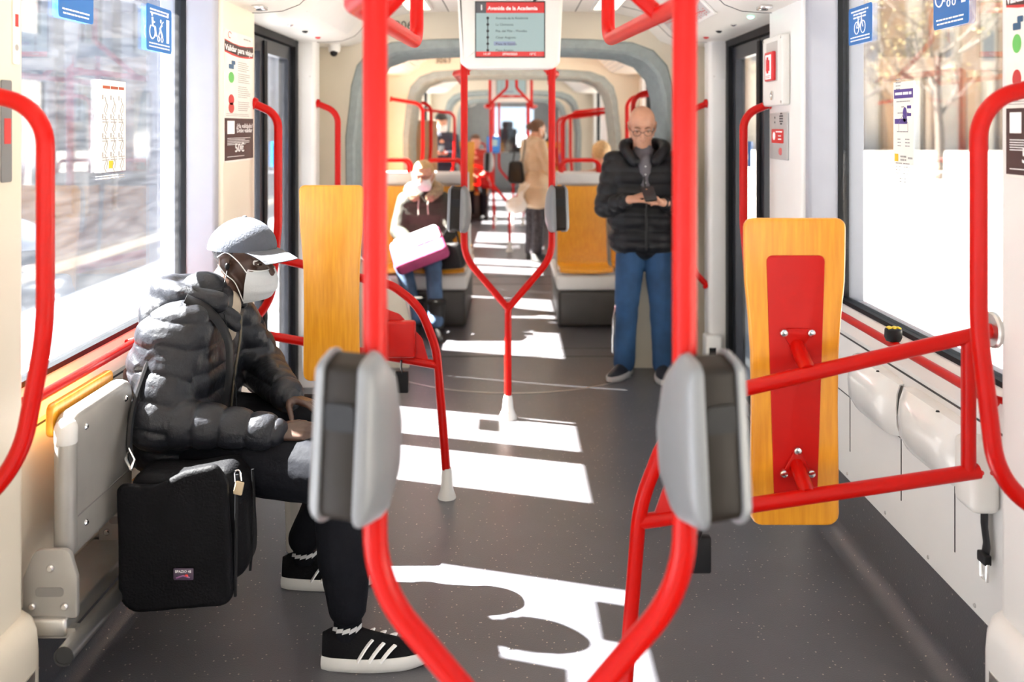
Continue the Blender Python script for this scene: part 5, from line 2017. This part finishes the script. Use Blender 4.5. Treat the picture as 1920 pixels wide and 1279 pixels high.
for z, r, hw in ((.86, .135, .085), (1.0, .14, .09), (1.12, .145, .10), (1.24, .135, .115), (1.30, .11, .12)):
    J.cap((.82-hw, 5.815, z), (.82+hw, 5.815, z), r)
J.cap((.82, 5.81, .86), (.82, 5.81, 1.36), .14, .085)
J.cap(sh[0], sh[1], .07)
for i in (0, 1):
    limb(J, [sh[i], el[i], wr[i]-(wr[i]-el[i])*.12], [.078, .072, .045])
cloth(man2, 'down_jacket', J, PUFF, .008, 5,
    ([(V(.82, 5.81, .70), V(.82, 5.81, 1.40), .25, .0), (sh[0], el[0], .075, .0), (el[0], wr[0], .06, .27), (sh[1], el[1], .075, .0), (el[1], wr[1], .06, .27)], .013, .072, .0012, 5))
H = MB()
ring = spline([(.745, 5.685, 1.345), (.70, 5.73, 1.40), (.695, 5.80, 1.435), (.75, 5.875, 1.45), (.83, 5.895, 1.45), (.91, 5.87, 1.45), (.945, 5.79, 1.435), (.93, 5.72, 1.40), (.875, 5.68, 1.345)], 4)
for i in range(len(ring)-1):
    H.cap(ring[i], ring[i+1], .035)
H.ell((.82, 5.90, 1.40), (.12, .06, .07))
cloth(man2, 'hood', H, PUFF, .007, 4, None, (.003, 40, 2))
S_ = MB()
S_.cap((.815, 5.76, 1.28), (.81, 5.77, 1.40), .072, .062)
S_.cap((.815, 5.72, 1.16), (.812, 5.715, 1.34), .035, .045)
cloth(man2, 'shirt', S_, mat('grey_shirt', (.12, .11, .125), rough=.8), .007, 3)
for z in (1.31, 1.26, 1.21):
    MB().ell((.812, 5.674, z), (.004, .002, .004), None, 8, 5).build('button', WPRINT, man2)
MB().tube([(.80, 5.655, 1.25), (.815, 5.664, 1.12), (.815, 5.665, .80)], .006, 7).build('zip', BLACKP, man2)
MB().rbox((.815, 5.735, .80), (.15, .05, .035), .012).build('shirt_hem', mat('lilac_shirt', (.35, .28, .33), rough=.8), man2)
T = MB()
T.cap(hp[0], hp[1], .105)
for i in (0, 1):
    limb(T, [hp[i], kn[i]], [.105, .078])
    limb(T, [kn[i], an[i]-V(0, 0, .02)], [.076, .066])
cloth(man2, 'jeans', T, JEANS, .008, 5, None, (.0035, 30, 8))
SNK = mat('navy_sneaker', (.012, .013, .02), rough=.6, var=.2)
GSOLE = mat('pale_grey_sole', (.42, .40, .38), rough=.6)
shoe(man2, (.745, 5.90), (-.52, -.86), .30, SNK, GSOLE)
shoe(man2, (.945, 5.87), (-.12, -1), .30, SNK, GSOLE)
eyes(man2, C2, B2, 1., SKIN_L)
brows(man2, C2, B2, 1., BROWNHAIR)
L2 = lambda r, f, u: C2+B2 @ V(r, f, u)
gl = MB()
for s in (-1, 1):
    ring = [L2(s*.034+.024*math.cos(a), .100-.008*abs(math.cos(a)), -.004+.018*math.sin(a)) for a in [2*PI*k/18 for k in range(19)]]
    gl.tube(ring, .0018, 6)
    gl.tube([L2(s*.058, .094, .002), L2(s*.083, .03, .006), L2(s*.088, -.02, .004)], .0018, 6)
gl.tube([L2(-.010, .101, .0), L2(0, .104, .003), L2(.010, .101, 0)], .0018, 6)
gl.build('glasses', BLACKP, man2)
o = thing('smartphone', (.80, 5.46, 1.13), 'dark smartphone in the hands of the standing man', 'phone')
Rp = basis((0, .55, .83)).to_4x4()
MB().slab(rrect(.072, .145, .01), .009, frame((.80, 5.445, 1.155), (.98, 0, .12), (0, .85, .5)), .002).build('case', BLACKP, o)
MB().slab(rrect(.066, .138, .007), .001, frame((.80, 5.445, 1.155), (.98, 0, .12), (0, .85, .5)) @ Matrix.Translation((0, 0, .009))).build('glass', mat('phone_glass', (.03, .03, .035), rough=.1), o)

# --- seated woman in a green parka ----------------------------------------------------
PARKA = mat('olive_parka', (.030, .030, .020), rough=.75, var=.2, vscale=15, bump=.25, bscale=80)
B3 = basis((-.10, -.97, -.16))
C3 = V(-.705, 7.42, 1.165)
sh = [V(-.855, 7.50, .955), V(-.555, 7.50, .955)]
el = [V(-.90, 7.38, .72), V(-.50, 7.38, .72)]
wr = [V(-.79, 7.17, .66), V(-.62, 7.16, .65)]
hp = [V(-.78, 7.50, .56), V(-.63, 7.50, .56)]
kn = [V(-.83, 7.10, .50), V(-.60, 7.08, .50)]
an = [V(-.72, 6.98, .12), V(-.555, 6.86, .12)]
w1 = grow_person('seated woman in a dark green parka, white mask and glasses', (-.7, 7.2, 0), (C3, B3, .96), V(-.705, 7.49, 1.02), sh, el, wr, hp, kn, an, SKIN_L,
    [V(-.705, 7.52, .62), V(-.705, 7.52, .90)], [((.75, -.5, -.1), (.3, -.2, -.9), -1, (25, 30, 35, 38)), ((-.75, -.5, -.05), (-.3, -.2, -.9), 1, (25, 30, 35, 38))], .006, hand_k=.92)
J = MB()
for z, r, hw in ((.60, .14, .10), (.72, .135, .09), (.84, .13, .10), (.93, .11, .11)):
    J.cap((-.705-hw, 7.50, z), (-.705+hw, 7.50, z), r)
J.cap((-.705, 7.50, .6), (-.705, 7.49, 1.0), .13, .085)
J.cap(hp[0], hp[0]*.45+kn[0]*.55, .12, .11)
J.cap(hp[1], hp[1]*.45+kn[1]*.55, .12, .11)
for i in (0, 1):
    limb(J, [sh[i], el[i], wr[i]-(wr[i]-el[i])*.1], [.075, .07, .05])
cloth(w1, 'parka', J, PARKA, .0085, 5, None, (.006, 24, 3))
H = MB()
ring = spline([(-.77, 7.36, 1.0), (-.82, 7.44, 1.045), (-.80, 7.55, 1.07), (-.705, 7.60, 1.08), (-.61, 7.55, 1.07), (-.59, 7.44, 1.045), (-.64, 7.36, 1.0)], 4)
for i in range(len(ring)-1):
    H.cap(ring[i], ring[i+1], .042)
cloth(w1, 'fur_hood', H, mat('tan_fur', (.30, .22, .14), rough=.9, var=.3, vscale=60, bump=.6, bscale=160), .007, 3, None, (.005, 90, 3))
for x in (-.735, -.66):
    MB().tube([(x, 7.365, .98), (x-.005, 7.355, .92), (x, 7.35, .86)], .004, 6).build('drawstring', mat('cord_white', (.6, .57, .5), rough=.8), w1)
T = MB()
T.cap(hp[0], hp[1], .09)
for i in (0, 1):
    limb(T, [hp[i], kn[i], an[i]], [.095, .07, .055])
cloth(w1, 'jeans', T, mat('pale_denim', (.07, .13, .24), rough=.8, var=.3, vscale=8), .0085, 4, None, (.003, 30, 5))
BOOT = mat('black_boot', (.012, .011, .011), rough=.6, var=.2)
for i, d in enumerate(((-.1, -1), (.1, -1))):
    hl = (an[i].x-d[0]*.05, an[i].y+.06)
    so = shoe(w1, hl, d, .25, BOOT, BOOT, name='boot')
    MB().lathe([(.056, .07), (.058, .12), (.060, .20), (.064, .26), (.060, .268)], (an[i].x, an[i].y+.015, 0), (0, .04, 1), 16).build('boot_shaft', BOOT, so)
    MB().lathe([(.058, .23), (.070, .245), (.070, .27), (.056, .28)], (an[i].x, an[i].y+.018, 0), (0, .04, 1), 16).build('fur_cuff', mat('black_fur', (.02, .018, .016), rough=.95, bump=.6, bscale=150), so)
eyes(w1, C3, B3, .96, SKIN_L)
face_mask(w1, C3, B3, .96, MASKW, STRAP)
hair_cap(w1, C3, B3, .96, BLONDHAIR, .075, -.06, 1.07)
L3 = lambda r, f, u: C3+B3 @ V(r*.96, f*.96, u*.96)
hl = MB()
for s in (-1, 1):
    hl.cap(L3(s*.072, -.03, .02), L3(s*.072, -.03, -.09), .022, .024)
cloth(w1, 'hair_sides', hl, BLONDHAIR, .006, 3)
g3 = MB()
for s in (-1, 1):
    g3.tube([L3(s*.033+.022*math.cos(a), .100-.006*abs(math.cos(a)), .0+.016*math.sin(a)) for a in [2*PI*k/16 for k in range(17)]], .0018, 6)
    g3.tube([L3(s*.055, .094, .004), L3(s*.085, .02, .006)], .0018, 6)
g3.tube([L3(-.011, .101, .0), L3(0, .104, .003), L3(.011, .101, 0)], .0018, 6)
g3.build('glasses', BLACKP, w1)

o = thing('tote_bag', (-.70, 7.02, .53), 'pink and white tote bag lying across the seated woman\'s lap', 'bag')
Mt = frame((-.70, 7.02, .625), (.90, .10, .34), (-.25, .62, .62))
PINK = mat('pink_bag', (.50, .07, .20), rough=.6, var=.1, bump=.2, bscale=30)
MB().slab(round_poly([(-.21, -.13), (.21, -.13), (.20, .13), (-.20, .13)], .04, 4), .12, Mt @ Matrix.Translation((0, 0, -.065)), .03, 3).build('body', PINK, o)
MB().slab(round_poly([(-.15, .02), (.19, -.01), (.185, .13), (-.165, .13)], .03, 4), .008, Mt @ Matrix.Translation((0, 0, .052)), .003).build('white_panel', mat('bag_white_print', (.45, .42, .44), rough=.7), o)
a = MB()
bars(a, Mt, -.05, .06, .18, 3, .03, .010, .0612)
a.build('print', mat('violet_print', (.20, .08, .30), rough=.6), o, 0)
o = thing('handbag', (-.47, 7.1, .45), 'black leather handbag beside the seated woman, next to the pole', 'bag')
MB().slab(round_poly([(-.13, 0), (.13, 0), (.10, .20), (-.09, .20)], .05, 4), .10, frame((-.46, 7.20, .455), (.97, -.2, .1), (0, .1, 1)), .03, 3).build('body', mat('black_leather', (.012, .011, .012), rough=.35, var=.2, bump=.2, bscale=60), o)
MB().tube(spline([(-.53, 7.12, .64), (-.50, 7.10, .76), (-.43, 7.10, .76), (-.40, 7.12, .64)], 5), .008, 7).build('handle', BLACKP, o)

# --- woman in tan coat seen from behind ------------------------------------------------
TAN = mat('tan_wool', (.50, .37, .25), rough=.85, var=.06, bump=.15, bscale=90)
B4 = basis((.80, .50, -.12))
C4 = V(.30, 10.85, 1.515)
sh = [V(.33, 10.66, 1.34), V(.17, 10.96, 1.34)]
el = [V(.42, 10.62, 1.08), V(.26, 11.04, 1.08)]
wr = [V(.50, 10.80, .95), V(.45, 11.10, .95)]
hp = [V(.30, 10.75, .82), V(.22, 10.90, .82)]
kn = [V(.30, 10.76, .45), V(.23, 10.92, .45)]
an = [V(.28, 10.78, .10), V(.22, 10.95, .10)]
w2 = grow_person('woman in a long tan coat standing with her back to us in the aisle', (.26, 10.84, 0), (C4, B4, .98), V(.25, 10.83, 1.40), sh, el, wr, hp, kn, an, SKIN_L,
    [V(.25, 10.82, .90), V(.25, 10.82, 1.25)], [((.9, .2, -.2), (.0, .3, -.9), 1, (30, 35, 40, 40)), ((.9, .1, -.2), (.0, -.3, -.9), -1, (30, 35, 40, 40))], .009)
J = MB()
for z, r in ((.76, .165), (.95, .16), (1.12, .15), (1.26, .135)):
    J.cap((.285, 10.74, z), (.225, 10.90, z), r)
J.cap((.25, 10.82, 1.2), (.25, 10.83, 1.40), .12, .07)
J.cap(sh[0], sh[1], .075)
for i in (0, 1):
    limb(J, [sh[i], el[i], wr[i]], [.075, .065, .05])
cloth(w2, 'long_coat', J, TAN, .012, 5, None, (.004, 20, 3))
T = MB()
for i in (0, 1):
    limb(T, [hp[i], kn[i], an[i]], [.09, .075, .07])
cloth(w2, 'checked_trousers', T, mat('dark_check', (.035, .030, .036), rough=.8, var=.8, vscale=45), .012, 3)
for i in (0, 1):
    shoe(w2, (an[i].x-.05, an[i].y-.04), (.6, -.5 if i == 0 else .2), .25, BOOT, BOOT, name='boot')
    MB().lathe([(.05, .06), (.05, .13), (.048, .17)], (an[i].x, an[i].y, 0), (0, 0, 1), 14).build('boot_shaft', BOOT, w2)
hair_cap(w2, C4, B4, .98, BROWNHAIR, .07, -.09, 1.08)
MB().ell(C4+B4 @ V(0, -.125, .02), (.04, .04, .04)).build('hair_bun', BROWNHAIR, w2)
face_mask(w2, C4, B4, .98, MASKW, STRAP)
o = thing('handbag', (.04, 10.6, .9), 'black handbag hanging at the hip of the woman in tan', 'bag')
MB().slab(round_poly([(-.10, 0), (.10, 0), (.075, .26), (-.075, .26)], .04, 4), .09, frame((.055, 10.72, .90), (.95, -.2, 0), (0, 0, 1)), .025, 3).build('body', BLACKP, o)
MB().tube(spline([(.01, 10.68, 1.15), (.05, 10.70, 1.32), (.15, 10.78, 1.42), (.12, 10.67, 1.15)], 5), .008, 6).build('handle', BLACKP, o)
o = thing('carrier_bag', (.04, 10.6, .55), 'crumpled white carrier bag held low beside the woman in tan', 'bag')
k = MB()
k.ell((.05, 10.62, .66), (.13, .08, .10))
k.cap((.06, 10.62, .70), (.12, 10.62, .80), .06, .02)
me = remesh(k, .009, 3)
wrinkle(me, .008, 40, 3)
link('sack', me, mat('thin_white_plastic', (.68, .65, .62), rough=.4), o, 0)
MB().tube([(.12, 10.62, .79), (.2, 10.62, .90), (.33, 10.62, .97)], .006, 6).build('handle', WHITEP, o)

# --- far people -------------------------------------------------------------------------
def far_person(label, C, f, floor_z, hairm, coat, skin=SKIN_L, seated=False, mask=False, phone=False, k=1., legs=TRACK):
    C = Vector(C)
    B = basis(f)
    fx = V(f[0], f[1], 0).normalized()
    rt = fx.cross(V(0, 0, 1))
    nk = C-fx*.05-V(0, 0, .15)
    zs = nk.z-.06
    P = lambda r, f_, z: V(C.x, C.y, 0)+rt*r+fx*(f_-.05)+V(0, 0, z)
    sh = [P(.17, 0, zs), P(-.17, 0, zs)]
    el = [P(.21, .04, zs-.26), P(-.21, .04, zs-.26)]
    wr = [P(.07, .24, zs-.22), P(-.07, .24, zs-.22)] if phone else [P(.14, .24, zs-.34), P(-.14, .24, zs-.34)]
    zh = zs-(.54 if seated else .48)
    hp = [P(.09, 0, zh), P(-.09, 0, zh)]
    if seated:
        kn = [P(.10, .42, zh), P(-.10, .42, zh)]
        an = [P(.10, .44, max(.1, zh-.42)), P(-.10, .44, max(.1, zh-.42))]
    else:
        kn = [P(.09, .02, zh*.55), P(-.09, .02, zh*.55)]
        an = [P(.10, 0, .1), P(-.10, 0, .1)]
    h = [((-rt*.6+fx*.5), V(0, 0, 1) if phone else V(0, 0, -1), 1, (30, 40, 45, 45)), ((rt*.6+fx*.5), V(0, 0, 1) if phone else V(0, 0, -1), -1, (30, 40, 45, 45))]
    r_ = grow_person(label, (C.x, C.y, 0), (C, B, k), nk, sh, el, wr, hp, kn, an, skin, [P(0, 0, zh+.06), P(0, 0, zs-.05)], h, .010)
    J = MB()
    for t, r, w in ((0, .13, .09), (.33, .13, .09), (.66, .125, .10), (.92, .10, .11)):
        z = zh+.02+(zs-zh)*t
        J.cap(P(w, 0, z), P(-w, 0, z), r)
    J.cap(P(0, 0, zs-.1), nk, .11, .07)
    for i in (0, 1):
        limb(J, [sh[i], el[i], wr[i]], [.075, .065, .048])
    cloth(r_, 'jacket', J, coat, .013, 4, None, (.004, 24, 3))
    T = MB()
    T.cap(hp[0], hp[1], .09)
    for i in (0, 1):
        limb(T, [hp[i], kn[i], an[i]], [.09, .07, .06])
    cloth(r_, 'trousers', T, legs, .013, 3)
    for i in (0, 1):
        a = an[i]
        shoe(r_, (a.x-fx.x*.06, a.y-fx.y*.06), fx, .26, BLACKP, BLACKP, z=max(0, a.z-.1))
    hair_cap(r_, C, B, k, hairm, .055, -.05, 1.10)
    if mask:
        face_mask(r_, C, B, k, MASKW, STRAP)
    return r_
NAVY = mat('navy_jacket', (.010, .014, .035), rough=.6, var=.2)
far_person('dark-haired masked man standing far left, looking at a phone', (-.955, 12.6, 1.615), (.12, -.95, -.3), 0, HAIR, NAVY, mask=True, phone=True)
o = thing('smartphone', (-.93, 12.3, 1.24), 'tiny phone held by the far masked man', 'phone')
MB().slab(rrect(.072, .145, .01), .009, frame((-.93, 12.30, 1.26), (1, 0, 0), (0, .85, .5)), .002).build('case', BLACKP, o)
far_person('fair-haired passenger seated behind the standing man, facing away', (.80, 8.35, 1.30), (.05, 1, -.05), 0, BLONDHAIR, mat('rust_coat', (.35, .12, .05), rough=.8), seated=True)
far_person('brown-haired seated passenger in red, far left of the aisle', (-.62, 15.95, 1.30), (.1, -1, -.1), 0, BROWNHAIR, mat('red_coat', (.35, .03, .02), rough=.8), seated=True)
far_person('seated passenger in blue, far right beyond the second gangway', (.62, 15.95, 1.24), (-.1, -1, -.2), 0, HAIR, mat('blue_coat', (.05, .09, .25), rough=.8), seated=True)
# driver's chair and the blue notice on its door
o = thing('driver_seat', (-.12, 24.6, 0), 'black driver seat seen through the cab door glass', 'seat')
MB().rbox((-.12, 24.7, 1.15), (.5, .14, .72), .06).build('backrest', BLACKP, o)
MB().rbox((-.12, 24.7, 1.60), (.3, .12, .2), .05).build('headrest', BLACKP, o)
MB().rbox((-.12, 25.0, .72), (.5, .55, .14), .05).build('cushion', BLACKP, o)
MB().lathe([(.25, 0), (.22, .04), (.06, .06), (.06, .68)], (-.12, 24.95, 0), (0, 0, 1), 16).build('pedestal', STEEL, o)
o = thing('aisle_validator', (-.30, 14.2, 0), 'blue card reader on a pole far down the aisle', 'card validator')
MB().tube([(-.28, 14.2, 0), (-.28, 14.2, 2.27)], .018, 12).build('pole', RED, o)
MB().rbox((-.28, 14.16, 1.28), (.20, .10, .26), .03).build('reader', mat('reader_blue', (.02, .16, .50), rough=.4), o)
MB().rbox((-.28, 14.105, 1.31), (.12, .01, .10), .003).build('display', SCREEN, o)

# fine print, bolts and the like are too small to pick apart one by one
for o in bpy.data.objects:
    if o.type == 'MESH' and o.name.split('.')[0] in ('white_lettering', 'stop_list', 'print', 'drawings', 'caption', 'speaker_holes', 'line_print',
            'pictogram', 'label_print', 'badge_lettering', 'title', 'heading', 'car_number', 'purple_print', 'hatch_edge', 'rubber_lip', 'branches', 'yellow_cap', 'bolt', 'screw', 'red_dot'):
        o['kind'] = 'stuff'
